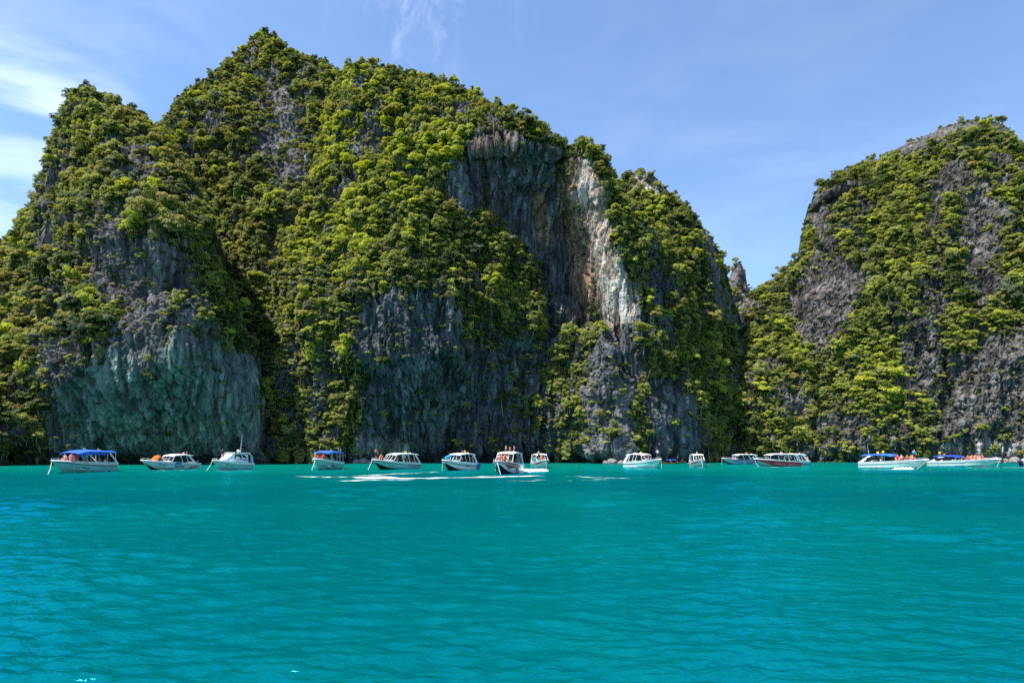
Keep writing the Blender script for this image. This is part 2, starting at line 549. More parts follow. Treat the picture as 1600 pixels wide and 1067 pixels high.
def cliff(name, label, skyline, ctrl, px0, px1, nu, nv, seed, base_col, rough=1.0, flute=1.0, bumps=(), back=1.0, sky_jit=5.0, dens_mul=1.0, notch=1.0, wallness=1.0):
    px_c = np.linspace(px0, px1, nu)
    top = interp_poly(skyline, px_c)
    # raw rock outline is a little uneven along the crest
    top = top + sky_jit * fbm(px_c / 14.0, px_c * 0, px_c * 0 + 3.3, seed + 90, 4)
    fit = tps_fit(ctrl)
    Yb = tps_eval(fit, px_c, np.full(nu, 722.0))
    bot = HOR + FPX * (CAM_H + 2.5) / Yb            # 2.5 m below the water
    top = np.minimum(top, bot - 6)
    t = np.linspace(0, 1, nv)[:, None]
    py = bot[None] + (top - bot)[None] * t
    px = np.repeat(px_c[None], nv, 0)
    Y = tps_eval(fit, px, np.minimum(py, 735))
    for poly, amt, soft in bumps:
        s = poly_sd(px, py, poly)
        Y = Y + amt * (1 - smooth(-soft, soft, s))
    X = (px - 800) / FPX * Y
    Z = CAM_H + (HOR - py) / FPX * Y
    # round the crest and the flanks away from the viewer
    hgt = (py - top[None])
    # true distance to the skyline, so that steep flanks keep their outline too
    sd_ = np.full(px.shape, 1e9)
    q_ = np.stack([px_c, top], 1)[::max(1, nu // 110)]
    for a_, b_ in zip(q_[:-1], q_[1:]):
        e_ = b_ - a_
        tt = np.clip(((px - a_[0]) * e_[0] + (py - a_[1]) * e_[1]) / (e_ @ e_), 0, 1)
        sd_ = np.minimum(sd_, np.hypot(px - a_[0] - tt * e_[0], py - a_[1] - tt * e_[1]))
    hgt = np.minimum(hgt, sd_)
    Y = Y + 7.0 * np.exp(-hgt / 9.0)
    X = (px - 800) / FPX * Y
    Z = CAM_H + (HOR - py) / FPX * Y

    def normals(V):
        du = np.gradient(V, axis=1); dv = np.gradient(V, axis=0)
        n = np.cross(du, dv)
        n /= np.linalg.norm(n, axis=2, keepdims=True) + 1e-9
        n *= np.where((n[..., 1:2] > 0), -1, 1)
        return n
    V = np.stack([X, Y, Z], 2)
    n0 = normals(V)
    # big crags and gullies; bare walls are smoother but deeply fluted
    wall = np.clip(1 - bare_field(px, py) / 0.75, 0, 1) * wallness
    d = 4.2 * rough * fbm(X / 26, Y / 26, Z / 38, seed, 3) * (1 - 0.45 * wall)
    d = d + 3.4 * rough * (fbm(X / 11, Y / 11, Z / 24, seed + 5, 3, ridged=True) - 0.1) * (1 - 0.6 * wall)
    wob = 1.2 * fbm(X / 7, Y / 7, Z / 14, seed + 8, 2)
    fl = fbm((X + wob) / 3.2, Y / 3.2, Z / 34, seed + 9, 2, ridged=True)
    fl2 = fbm((X + wob) / 1.15, Y / 1.15, Z / 18, seed + 10, 2, ridged=True)
    d = d + flute * (0.55 + 0.45 * wall) * (1.0 * fl + 0.42 * fl2)
    d = d + 1.25 * rough * fbm(X / 4.2, Y / 4.2, Z / 4.2, seed + 13, 4, gain=0.6) * (1 - 0.72 * wall)
    led = vnoise(X / 18, Y / 18, Z / 5.0, seed + 21)
    d = d + 1.0 * rough * led * (1 - 0.6 * wall)
    blk = fbm(X / 1.3, Y / 1.3, Z / 1.8, seed + 31, 3, ridged=True)
    d = d + 0.62 * blk * (1 - 0.75 * wall) + 0.42 * (1 - 0.7 * wall) * fbm(X / 0.62, Y / 0.62, Z / 0.9, seed + 36, 2, ridged=True)
    d = d + 0.40 * wall * fbm((X + wob) / 0.65, Y / 0.65, Z / 8, seed + 38, 2, ridged=True)
    # the rock breaks into blocks along joints: tall columns on the walls, rougher blocks elsewhere
    wx_ = X + 0.8 * fbm(X / 3, Y / 3, Z / 3, seed + 33, 2); wz_ = Z + 1.2 * fbm(X / 4, Y / 4, Z / 4, seed + 34, 2)
    tw = fbm(X / 9, Y / 9, Z / 9, seed + 37, 2)
    e1, c1 = worley(wx_ / 1.8 + 0.5 * tw, Y / 1.8, wz_ / 4.0 + 0.45 * wx_ / 1.8, seed + 60)
    e2, c2 = worley(wx_ / 1.6, Y / 2.2, wz_ / 11.0, seed + 64)
    joint = 0.75 * (1 - smooth(0.0, 0.10, e1)) * (1 - 0.75 * wall) + (1 - smooth(0.0, 0.18, e2)) * (0.25 + 0.75 * wall)
    joint = np.clip(joint, 0, 1)
    d = d + (c1 - 0.5) * 1.1 * rough * (1 - 0.75 * wall) + (c2 - 0.5) * 0.75 * flute * (1 - 0.62 * wall) - 0.55 * joint * (1 - 0.55 * wall)
    cellc = (c1 - 0.5) * (1 - 0.7 * wall) + (c2 - 0.5) * (0.3 + 0.7 * wall)
    d = d * (0.22 + 0.78 * smooth(0, 38, hgt))
    # sea notch at the waterline
    d = d - notch * 2.6 * np.exp(-((Z - 0.4) / 1.5) ** 2)
    V = V + n0 * d[..., None]
    # back of the mass: away from the viewer and down to the water
    rows = []
    w0 = V[-1]
    for dy, fz in ((5, 0.995), (16, 0.96), (40, 0.80), (60, 0.45), (70, -0.03)):
        r_ = w0.copy()
        r_[:, 1] += dy * back
        r_[:, 0] = w0[:, 0] * (r_[:, 1] / w0[:, 1]) * 0.5 + w0[:, 0] * 0.5
        r_[:, 2] = w0[:, 2] * fz
        rows.append(r_)
    full = np.concatenate([V, np.stack(rows)], 0)
    nr = full.shape[0]
    idx = np.arange(nr * nu).reshape(nr, nu)
    F = np.stack([idx[:-1, :-1], idx[:-1, 1:], idx[1:, 1:], idx[1:, :-1]], -1).reshape(-1, 4)
    me = mesh_np(name, full.reshape(-1, 3), F, smooth=False)
    # colour of the rock itself
    Xv, Yv, Zv = V[..., 0], V[..., 1], V[..., 2]
    streak = fbm(Xv / 1.6, Yv / 1.6, Zv / 22, seed + 41, 4)
    blot = fbm(Xv / 9, Yv / 9, Zv / 12, seed + 43, 4)
    c = np.ones(px.shape + (3,)) * np.array(base_col)
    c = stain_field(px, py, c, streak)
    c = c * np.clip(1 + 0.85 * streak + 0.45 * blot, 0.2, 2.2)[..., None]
    dark = smooth(0.15, 0.5, fbm(Xv / 2.4, Yv / 2.4, Zv / 30, seed + 47, 3))
    c = c * (1 - 0.60 * dark)[..., None]
    crack = smooth(0.45, 0.8, fbm(Xv / 2.6, Yv / 2.6, Zv / 4.6, seed + 49, 4, ridged=True))
    c = c * (1 - 0.55 * crack * (1 - 0.5 * wall))[..., None]
    c = c * (1 + 0.55 * cellc)[..., None] * (1 - 0.62 * joint * (1 - 0.45 * wall))[..., None]
    runs = smooth(0.30, 0.62, fbm((Xv + wob) / 1.1, Yv / 1.1, Zv / 40, seed + 50, 3))         # pale and black drip lines
    blk_ = smooth(0.25, 0.60, fbm((Xv + wob) / 1.7, Yv / 1.7, Zv / 45, seed + 51, 3))
    c = c * (1 + 0.95 * wall * runs - 0.62 * wall * blk_)[..., None]
    band = np.exp(-((Zv - 0.3) / 0.9) ** 2)                # near-black band around the waterline
    c = c * (1 - 0.75 * band)[..., None] + np.array((0.018, 0.022, 0.012)) * (0.75 * band)[..., None]
    dens = bare_field(px, py) * dens_mul
    patch = fbm(Xv / 13, Yv / 13, Zv / 20, seed + 53, 4, gain=0.6)
    vs = fbm(Xv / 5, Yv / 5, Zv / 30, seed + 57, 3)
    veg = np.clip(dens * (0.92 + 1.25 * patch + 0.8 * vs), 0, 1.2)
    moss = smooth(0.45, 0.95, veg)
    c = c * (1 - 0.72 * moss)[..., None] + np.array((0.040, 0.048, 0.018)) * (0.72 * moss)[..., None]
    cf = np.concatenate([c, np.repeat(c[-1:], len(rows), 0)], 0)
    rgba = np.concatenate([np.clip(cf, 0.004, 0.46), np.ones(cf.shape[:2] + (1,))], 2).astype(np.float32)
    a = me.color_attributes.new('rock_colour', 'FLOAT_COLOR', 'POINT')
    a.data.foreach_set('color', rgba.reshape(-1))
    o = link(name, me, ROCK)
    tag(o, label, None, None, 'structure')
    SHEETS.append(dict(V=V, N=normals(V), veg=veg, px=px, py=py, name=name, hgt=hgt, seed=seed))
    return o


# left buttress
cliff('cliff', 'steep wooded limestone buttress with a bare grey-green wall at its foot',
      [(-260, 600), (-150, 500), (-60, 410), (0, 385), (20, 368), (45, 322), (64, 285), (84, 228), (97, 185), (114, 156), (132, 146), (165, 153), (190, 167), (225, 190), (250, 202), (270, 230), (290, 265), (325, 328), (345, 410), (375, 480), (398, 540), (409, 570), (413, 650), (414, 735)],
      [(-260, 722, 108), (-150, 722, 118), (0, 722, 131), (60, 722, 143), (200, 722, 147), (330, 722, 149), (410, 722, 154),
       (-150, 600, 132), (0, 600, 146), (70, 600, 144), (150, 600, 141.5), (300, 600, 142), (400, 600, 151),
       (60, 560, 150), (150, 555, 141), (300, 545, 139), (390, 560, 156),
       (-100, 450, 160), (0, 450, 164), (100, 450, 156), (200, 450, 149), (290, 450, 147), (365, 460, 164),
       (200, 380, 147), (280, 380, 146), (340, 390, 166),
       (40, 300, 182), (120, 300, 172), (220, 300, 158), (300, 300, 168),
       (90, 200, 192), (150, 200, 184), (230, 200, 180), (130, 140, 196), (0, 355, 190), (-150, 510, 170)],
      -260, 416, 380, 420, 11, (0.15, 0.138, 0.135), back=0.5)
# high peak behind
cliff('cliff', 'high pointed wooded peak rising behind the left buttress',
      [(190, 420), (215, 330), (240, 250), (258, 190), (275, 160), (300, 140), (340, 114), (375, 80), (395, 56), (420, 53), (445, 70), (470, 90), (505, 100), (520, 106), (545, 150), (600, 230), (640, 310)],
      [(200, 722, 185), (400, 722, 184), (600, 722, 184), (400, 600, 188), (250, 500, 196), (330, 400, 202), (420, 430, 190), (300, 250, 222), (262, 185, 234),
       (400, 300, 214), (400, 150, 240), (405, 50, 258), (500, 300, 206), (500, 100, 246), (600, 230, 235), (460, 180, 228), (350, 180, 232), (440, 200, 226)],
      190, 640, 260, 340, 23, (0.15, 0.142, 0.147), back=0.7, dens_mul=0.92)
# the main dome, alcove wall and bright arete
cliff('cliff', 'huge domed limestone cliff with a shaded hollow wall and a pale sunlit edge',
      [(380, 735), (386, 600), (400, 505), (412, 445), (430, 405), (460, 335), (490, 262), (505, 210), (520, 140), (540, 106), (570, 101), (600, 107), (650, 118), (700, 130), (745, 148), (770, 165), (800, 180), (840, 198), (870, 220), (895, 236), (915, 232), (935, 236), (946, 260), (956, 286), (968, 312), (985, 330), (1010, 350), (1040, 380), (1060, 404), (1090, 472), (1108, 560), (1118, 650), (1122, 735)],
      [(385, 722, 172), (450, 722, 161), (550, 722, 163), (650, 722, 168), (750, 722, 173), (850, 722, 176), (930, 722, 166), (1000, 722, 165), (1060, 722, 170), (1120, 722, 184),
       (395, 600, 182), (440, 600, 169), (550, 600, 162), (650, 600, 164), (750, 600, 170), (850, 600, 176), (930, 600, 168), (1000, 600, 168), (1070, 600, 176),
       (410, 500, 188), (460, 500, 175), (560, 500, 162), (650, 490, 159), (750, 500, 166), (860, 500, 179), (920, 500, 178), (940, 500, 174), (985, 500, 168), (1060, 500, 176), (1100, 520, 192),
       (430, 410, 194), (480, 400, 184), (560, 400, 172), (650, 400, 166), (720, 400, 171), (820, 400, 179), (890, 400, 183), (918, 400, 182), (935, 400, 176), (975, 400, 168), (1050, 400, 186),
       (480, 300, 202), (560, 300, 184), (650, 300, 175), (720, 300, 173), (800, 300, 176), (880, 300, 181), (905, 300, 180), (945, 300, 173), (985, 310, 184),
       (520, 220, 208), (580, 220, 195), (680, 220, 182), (740, 225, 176), (800, 222, 175), (860, 230, 176), (910, 235, 180),
       (540, 130, 220), (600, 130, 210), (700, 140, 200), (560, 100, 224), (650, 118, 214), (770, 165, 192), (840, 198, 188), (895, 236, 186)],
      380, 1122, 680, 540, 37, (0.120, 0.124, 0.132), flute=1.5, back=0.7,
      bumps=[([(928, 512), (955, 512), (978, 724), (925, 724)], -6.0, 9), ([(712, 250), (790, 235), (880, 250), (905, 330), (912, 480), (860, 470), (800, 380), (740, 345)], 5.0, 12)])
# second dome, right shoulder and dark canyon wall
cliff('cliff', 'second narrower dome falling as a dark wall into the canyon',
      [(920, 420), (945, 350), (958, 312), (968, 286), (980, 273), (1000, 270), (1020, 276), (1040, 292), (1060, 312), (1090, 352), (1110, 378), (1126, 413), (1139, 451), (1150, 482), (1166, 520), (1187, 560), (1200, 640), (1206, 735)],
      [(940, 722, 182), (1050, 722, 184), (1130, 722, 192), (1200, 722, 216), (1000, 500, 196), (1080, 500, 192), (1140, 520, 212), (960, 330, 214), (1010, 275, 220), (1060, 320, 213), (1100, 400, 206), (1040, 400, 200), (1080, 600, 188), (1150, 620, 204)],
      920, 1206, 240, 340, 51, (0.12, 0.12, 0.122), back=0.5)
# little pinnacle in the gap
cliff('rock_pinnacle', 'small jagged rock pinnacle standing in the gap between the cliffs',
      [(1112, 560), (1128, 500), (1137, 462), (1140, 440), (1144, 426), (1147, 416), (1152, 411), (1158, 413), (1163, 425), (1166, 440), (1172, 452), (1178, 468), (1188, 492), (1200, 560)],
      [(1112, 722, 256), (1196, 722, 258), (1150, 560, 250), (1150, 500, 248), (1145, 450, 251), (1150, 418, 254), (1120, 520, 258), (1190, 540, 262)],
      1112, 1200, 130, 170, 63, (0.150, 0.138, 0.135), rough=0.75, back=0.25, sky_jit=5.0, wallness=0.2)
# wooded saddle closing the canyon
cliff('cliff', 'steep wooded gully closing the canyon between the two cliffs',
      [(1090, 735), (1100, 590), (1130, 515), (1150, 486), (1165, 466), (1180, 456), (1200, 452), (1240, 452), (1280, 470), (1330, 520), (1360, 735)],
      [(1100, 722, 200), (1200, 722, 189), (1280, 722, 184), (1350, 722, 190), (1130, 600, 210), (1190, 600, 199), (1260, 600, 194), (1190, 450, 234), (1280, 460, 222), (1330, 560, 206)],
      1090, 1360, 150, 180, 71, (0.16, 0.15, 0.145), back=0.4)
# right mountain
cliff('cliff', 'broad sunlit wooded mountain with grey-brown rock and a shallow cave under its brow',
      [(1170, 735), (1180, 540), (1196, 456), (1215, 434), (1240, 414), (1254, 396), (1257, 360), (1266, 320), (1280, 294), (1310, 273), (1350, 258), (1385, 248), (1400, 234), (1430, 215), (1470, 202), (1500, 192), (1530, 188), (1560, 192), (1585, 209), (1600, 224), (1650, 262), (1700, 330), (1800, 420), (1900, 520)],
      [(1170, 722, 212), (1240, 722, 195), (1300, 722, 184), (1400, 722, 176), (1500, 722, 172), (1600, 722, 169), (1900, 722, 160),
       (1240, 600, 203), (1300, 600, 193), (1400, 600, 183), (1500, 600, 176), (1600, 600, 171), (1800, 600, 168),
       (1200, 455, 234), (1260, 450, 214), (1350, 450, 200), (1450, 450, 190), (1550, 450, 182), (1650, 450, 180), (1850, 520, 176),
       (1262, 350, 238), (1350, 350, 216), (1450, 350, 204), (1550, 350, 194), (1620, 350, 190),
       (1390, 248, 240), (1450, 250, 222), (1550, 250, 212), (1540, 190, 228), (1600, 224, 224), (1780, 400, 200), (1300, 290, 236)],
      1170, 1900, 540, 470, 83, (0.126, 0.117, 0.110), back=0.6, wallness=0.35, dens_mul=0.93,
      bumps=[([(1262, 368), (1268, 330), (1300, 306), (1345, 292), (1345, 302), (1312, 335), (1290, 372)], 7.0, 7)])

# ------------------------------------------------------------------ water
def water():
    ny, nx = 560, 520
    yy = 3.0 * (300.0 / 3.0) ** np.linspace(0, 1, ny)
    ang = np.linspace(-R(56), R(56), nx)
    Yg = np.repeat(yy[:, None], nx, 1)
    Xg = Yg * np.tan(ang)[None]
    r = np.random.default_rng(5)
    Zg = np.zeros_like(Yg)
    sp = Yg * (math.log(100.0) / ny)                   # local row spacing
    swell = smooth(-0.2, 0.5, fbm((Xg + 0.5 * Yg) / 14, Yg / 9, Xg * 0, 61, 3))
    wx = Xg + 0.9 * fbm(Xg / 5, Yg / 5, Xg * 0, 3, 2)
    wy = Yg + 0.9 * fbm(Xg / 5, Yg / 5, Xg * 0, 8, 2)
    gust = 0.55 + 0.75 * smooth(-0.3, 0.45, fbm(Xg / 9, Yg / 14, Xg * 0, 13, 3))
    for i in range(80):
        lam = 0.20 * (3.6 / 0.20) ** r.random()
        th = R(90) + r.normal(R(10), R(30))
        k = 2 * math.pi / lam
        amp = 0.0048 * lam ** 0.55
        ph = k * (wx * math.cos(th) + wy * math.sin(th)) + r.random() * 6.28
        fade = smooth(1.6, 4.0, lam / sp)
        w = np.sin(ph) + 0.22 * np.sin(2 * ph + 1.2)
        Zg = Zg + amp * fade * w * gust * (0.75 + 0.9 * swell if lam > 1.0 else 1.0)
    V = np.stack([Xg, Yg, Zg], 2).reshape(-1, 3)
    idx = np.arange(ny * nx).reshape(ny, nx)
    F = [np.stack([idx[:-1, :-1], idx[:-1, 1:], idx[1:, 1:], idx[1:, :-1]], -1).reshape(-1, 4)]
    # calm open water all round, to the horizon
    extra = [(-6000, -6000, 0), (6000, -6000, 0), (6000, 6000, 0), (-6000, 6000, 0)]
    n0 = len(V)
    V = np.concatenate([V, np.array(extra, float)])
    a, b, c, d = idx[0, 0], idx[0, -1], idx[-1, -1], idx[-1, 0]
    F.append(np.array([[n0, n0 + 1, b, a], [n0 + 1, n0 + 2, c, b], [n0 + 2, n0 + 3, d, c], [n0 + 3, n0, a, d]]))
    me = mesh_np('water', V, np.concatenate(F), True)
    sh = smooth(60, 118, V[:, 1]) * (1 - 0.5 * smooth(0, 90, V[:, 0])) + 0.18
    at = me.attributes.new('shallow', 'FLOAT', 'POINT')
    at.data.foreach_set('value', sh.astype(np.float32))
    o = link('water', me, WATER)
    tag(o, 'turquoise lagoon water ruffled by small waves', None, None, 'structure')


water()

# ------------------------------------------------------------------ vegetation
def leaf_mesh(name, pts, nrm, size, mat, r, trunk=None):
    """one crown: a leaf spray (two bent triangles) at every point"""
    n = len(pts)
    ref = r.normal(size=(n, 3))
    t1 = np.cross(nrm, ref); t1 /= np.linalg.norm(t1, axis=1, keepdims=True) + 1e-9
    t2 = np.cross(nrm, t1)
    s = (size * r.uniform(0.65, 1.35, n))[:, None]
    w = s * r.uniform(0.38, 0.65, n)[:, None]
    bend = nrm * s * r.uniform(0.05, 0.3, n)[:, None]
    a = pts - t1 * s * 0.5 - bend; c = pts + t1 * s * 0.5 - bend
    b = pts + t2 * w * 0.5; d = pts - t2 * w * 0.5
    V = np.stack([a, b, c, d], 1).reshape(-1, 3)
    i = np.arange(n)[:, None] * 4
    F = np.concatenate([i + np.array([[0, 1, 3]]), i + np.array([[1, 2, 3]])])
    tone = np.repeat(r.uniform(0, 1, n), 4)
    nl = len(F)
    if trunk is not None:
        tv, tf = trunk
        F = np.concatenate([F, tf + len(V)])
        V = np.concatenate([V, tv]); tone = np.concatenate([tone, np.zeros(len(tv))])
    me = mesh_np(name, V, F, smooth=False)
    at = me.attributes.new('leaf_tone', 'FLOAT', 'POINT')
    at.data.foreach_set('value', tone.astype(np.float32))
    me.materials.append(mat)
    if trunk is not None:
        me.materials.append(BARK)
        mi = np.zeros(len(F), np.int32); mi[nl:] = 1
        me.polygons.foreach_set('material_index', mi)
    return me


def crown_points(r, rad, lobes, per, flat, size):
    pts, nrm = [], []
    for k in range(lobes):
        a = r.uniform(0, 2 * math.pi); q = rad * math.sqrt(r.uniform(0.02, 1)) * 0.72
        c = np.array([q * math.cos(a), q * math.sin(a), rad * flat * r.uniform(-0.35, 0.9) * (1 - 0.45 * (q / rad))])
        lr = rad * r.uniform(0.26, 0.46)
        v = r.normal(size=(per, 3)); v /= np.linalg.norm(v, axis=1, keepdims=True)
        v[:, 2] = np.where(v[:, 2] < -0.15, -v[:, 2] * 0.7, v[:, 2])
        v /= np.linalg.norm(v, axis=1, keepdims=True)
        rr = lr * r.uniform(0.72, 1.1, per)[:, None]
        pts.append(c + v * rr * np.array([1, 1, 0.85]))
        nn = v * 0.75 + np.array([0, 0, 0.55]) + r.normal(size=(per, 3)) * 0.35
        nrm.append(nn / np.linalg.norm(nn, axis=1, keepdims=True))
    return np.concatenate(pts), np.concatenate(nrm)


def tube_np(path, rads, sides=6):
    path = np.array(path, float); n = len(path)
    V = []
    for i in range(n):
        d = path[min(i + 1, n - 1)] - path[max(i - 1, 0)]
        d /= np.linalg.norm(d) + 1e-9
        u = np.cross(d, [0.3, 0.9, 0.1]); u /= np.linalg.norm(u); w = np.cross(d, u)
        for k in range(sides):
            a = 2 * math.pi * k / sides
            V.append(path[i] + rads[i] * (u * math.cos(a) + w * math.sin(a)))
    F = []
    for i in range(n - 1):
        for k in range(sides):
            a = i * sides + k; b = i * sides + (k + 1) % sides
            F.append((a, b, b + sides)); F.append((a, b + sides, a + sides))
    return np.array(V), np.array(F)


def trunk_np(r, height, rad, limbs=4, z0=-1.0):
    Vs, Fs, off = [], [], 0
    bend = r.normal(0, 0.12 * height, 2)
    main = [(0, 0, z0), (bend[0] * 0.3, bend[1] * 0.3, height * 0.35), (bend[0], bend[1], height * 0.75), (bend[0] * 1.1, bend[1] * 1.1, height)]
    parts = [(main, [rad, rad * 0.8, rad * 0.5, rad * 0.2])]
    for k in range(limbs):
        a = 2 * math.pi * (k + r.random() * 0.6) / limbs
        t = r.uniform(0.4, 0.75)
        p0 = np.array([bend[0] * t, bend[1] * t, height * t])
        q = height * r.uniform(0.35, 0.6)
        parts.append(([p0, p0 + [math.cos(a) * q * 0.5, math.sin(a) * q * 0.5, q * 0.25], p0 + [math.cos(a) * q, math.sin(a) * q, q * 0.55]], [rad * 0.45, rad * 0.3, rad * 0.12]))
    for p, rd in parts:
        v, f = tube_np(p, rd, 5)
        Vs.append(v); Fs.append(f + off); off += len(v)
    return np.concatenate(Vs), np.concatenate(Fs)


protos = []          # (object, kind, leaf colour)
LIB = bpy.data.collections.new('foliage_kinds')      # not linked to the scene: only a source for the ground cover
CROWNS = {}
pr = np.random.default_rng(21)
for ci, lm in enumerate(LEAF):
    for v in range(3):
        # unit-radius crowns, the ground at z = 0
        p, nn = crown_points(pr, 1.0, int(pr.integers(9, 15)), 84, pr.uniform(0.75, 1.15), 0.2)
        p[:, 2] += 0.75
        me = leaf_mesh('crown', p, nn, 0.205, lm, pr)
        CROWNS[(ci, v)] = me
        tv, tf = trunk_np(pr, 1.25, 0.055, 4, -0.7)
        me2 = leaf_mesh('shrubbery', p, nn, 0.205, lm, pr, trunk=(tv, tf))
        protos.append((me2, 'tree', ci))
    for v in range(2):
        p, nn = crown_points(pr, 1.0, 7, 60, 0.85, 0.3)
        p[:, 2] += 0.45
        protos.append((leaf_mesh('shrubbery', p, nn, 0.29, lm, pr), 'shrub', ci))
    # a curtain of creeper: thin in depth, hanging downwards, facing local -y
    n = 420
    hz = -pr.random(n) ** 0.8 * 2.6
    ww = 0.85 * (1 - 0.25 * (-hz / 2.6))
    x = pr.uniform(-1, 1, n) * ww
    y = -0.16 - 0.22 * np.cos(x * 1.4) * pr.uniform(0.6, 1.2, n) + 0.12 * np.sin(hz * 5 + x * 3)
    p = np.stack([x, y, hz + 0.4], 1)
    nn = np.stack([x * 0.5, np.full(n, -0.7), np.full(n, 0.75)], 1) + pr.normal(size=(n, 3)) * 0.32
    nn /= np.linalg.norm(nn, axis=1, keepdims=True)
    protos.append((leaf_mesh('creeper', p, nn, 0.27, lm, pr), 'creeper', ci))
for i, (me, kind, ci) in enumerate(protos):
    o = bpy.data.objects.new('kind_%03d' % i, me)
    LIB.objects.link(o)
TRUNKS = []
for v in range(5):
    tv, tf = trunk_np(pr, 1.15, 0.06, 4, -0.6)
    me = mesh_np('trunk', tv, tf, True); me.materials.append(BARK)
    TRUNKS.append(me)

KIND_IDS = {k: {c: [i for i, q in enumerate(protos) if q[1] == k and q[2] == c] for c in range(len(LEAF))} for k in ('tree', 'shrub', 'creeper')}


def tri_area(V):
    a = np.linalg.norm(np.cross(V[1:, :-1] - V[:-1, :-1], V[:-1, 1:] - V[:-1, :-1]), axis=2)
    return a


# regions with a leaf colour of their own: polygon -> probabilities (dark, mid, lime, olive, grey)
TINTS = [
    ([(440, 330), (500, 200), (560, 180), (600, 330), (560, 430), (450, 430)], (0.05, 0.24, 0.64, 0.04, 0.03), 22),
    ([(540, 110), (740, 150), (720, 330), (560, 330)], (0.10, 0.38, 0.44, 0.06, 0.02), 25),
    ([(400, 430), (500, 420), (560, 600), (420, 640)], (0.15, 0.36, 0.14, 0.10, 0.25), 25),
    ([(-50, 300), (250, 200), (330, 330), (160, 560), (-50, 720)], (0.18, 0.30, 0.10, 0.30, 0.12), 25),
    ([(250, 60), (500, 90), (500, 330), (380, 420), (280, 260)], (0.26, 0.36, 0.12, 0.22, 0.04), 25),
    ([(940, 270), (1080, 400), (1060, 560), (980, 480)], (0.24, 0.46, 0.14, 0.13, 0.03), 20),
    ([(1300, 240), (1600, 230), (1600, 560), (1400, 560)], (0.22, 0.48, 0.13, 0.15, 0.02), 30),
    ([(1280, 560), (1440, 520), (1440, 724), (1280, 724)], (0.12, 0.56, 0.24, 0.07, 0.01), 25),
    ([(1100, 450), (1260, 450), (1280, 724), (1100, 724)], (0.30, 0.48, 0.12, 0.08, 0.02), 20),
]
BASE_T = np.array((0.32, 0.40, 0.09, 0.14, 0.05))

cand = []
for S in SHEETS:
    V, veg = S['V'], S['veg']
    A = tri_area(V)
    g = veg[:-1, :-1]
    zc = V[:-1, :-1, 2]
    inframe = ((S['px'] > -160) & (S['px'] < 1780))[:-1, :-1]
    w = A * np.clip(g, 0, 1) ** 1.15 * (zc > 1.5) * inframe
    tot = w.sum()
    n = int(tot / 1.55)                       # plants per square metre of slope
    ch = np.random.default_rng(S['seed']).choice(w.size, n, p=(w / tot).ravel())
    iy, ix = np.unravel_index(ch, w.shape)
    cand.append((S, iy, ix))

pos, nrm, ppx, ppy, dens, hg, sid = [], [], [], [], [], [], []
for k, (S, iy, ix) in enumerate(cand):
    j = rng.random((len(iy), 2))
    V = S['V']
    p = V[iy, ix] * (1 - j[:, :1]) + V[iy, ix + 1] * j[:, :1] + (V[iy + 1, ix] - V[iy, ix]) * j[:, 1:]
    pos.append(p); nrm.append(S['N'][iy, ix]); dens.append(S['veg'][iy, ix]); hg.append(S['hgt'][iy, ix])
    a, b = project(p[:, 0], p[:, 1], p[:, 2])
    ppx.append(a); ppy.append(b); sid.append(np.full(len(p), k))
pos = np.concatenate(pos); nrm = np.concatenate(nrm); dens = np.concatenate(dens); hg = np.concatenate(hg)
ppx = np.concatenate(ppx); ppy = np.concatenate(ppy); sid = np.concatenate(sid)
n = len(pos)
clus = fbm(pos[:, 0] / 10, pos[:, 1] / 10, pos[:, 2] / 10, 77, 3)
u = rng.random(n)
# kind of plant: trees where it is lush, shrubs on the thin spots, creepers on walls
kind = np.where(u < 0.42 + 0.35 * clus, 0, 1)
kind = np.where((dens < 0.55) & (rng.random(n) < 0.75), 1, kind)
steep = nrm[:, 2] < 0.22
kind = np.where(steep & (rng.random(n) < 0.22) & (dens > 0.6), 2, kind)
rad = np.where(kind == 0, rng.gamma(4.5, 0.27, n) + 0.30, np.where(kind == 1, rng.gamma(4, 0.16, n) + 0.25, rng.uniform(0.9, 1.9, n)))
rad = rad * np.clip(0.72 + 0.45 * dens, 0.5, 1.2)
rad = np.minimum(rad, 3.0)
rad = rad * 0.76
emerg = (hg < 14) & (rng.random(n) < 0.08)
kind = np.where(emerg, 0, kind)
rad = np.where(hg < 14, np.where(emerg, rng.uniform(1.0, 1.7, n), np.minimum(rad, 1.05)), rad)
# colour
prob = np.repeat(BASE_T[None], n, 0)
for poly, t5, soft in TINTS:
    s = poly_sd(ppx, ppy, poly)
    w = (1 - smooth(-soft, soft, s))[:, None]
    prob = prob * (1 - w) + np.array(t5) * w
gsh = fbm(pos[:, 0] / 7, pos[:, 1] / 7, pos[:, 2] / 7, 99, 2)
prob[:, 3] *= 0.7
prob[:, 0] *= np.clip(1 + 1.6 * gsh, 0.1, 3); prob[:, 2] *= np.clip(1 - 1.6 * gsh, 0.1, 3)
cum = np.cumsum(prob / prob.sum(1, keepdims=True), 1)
tint = (rng.random(n)[:, None] > cum).sum(1).clip(0, len(LEAF) - 1)
pick = np.zeros(n, np.int32)
KN = ('tree', 'shrub', 'creeper')
rp = rng.random(n)
for k in range(3):
    for c in range(len(LEAF)):
        ids = KIND_IDS[KN[k]][c]
        m_ = (kind == k) & (tint == c)
        pick[m_] = np.array(ids)[(rp[m_] * len(ids)).astype(int)]
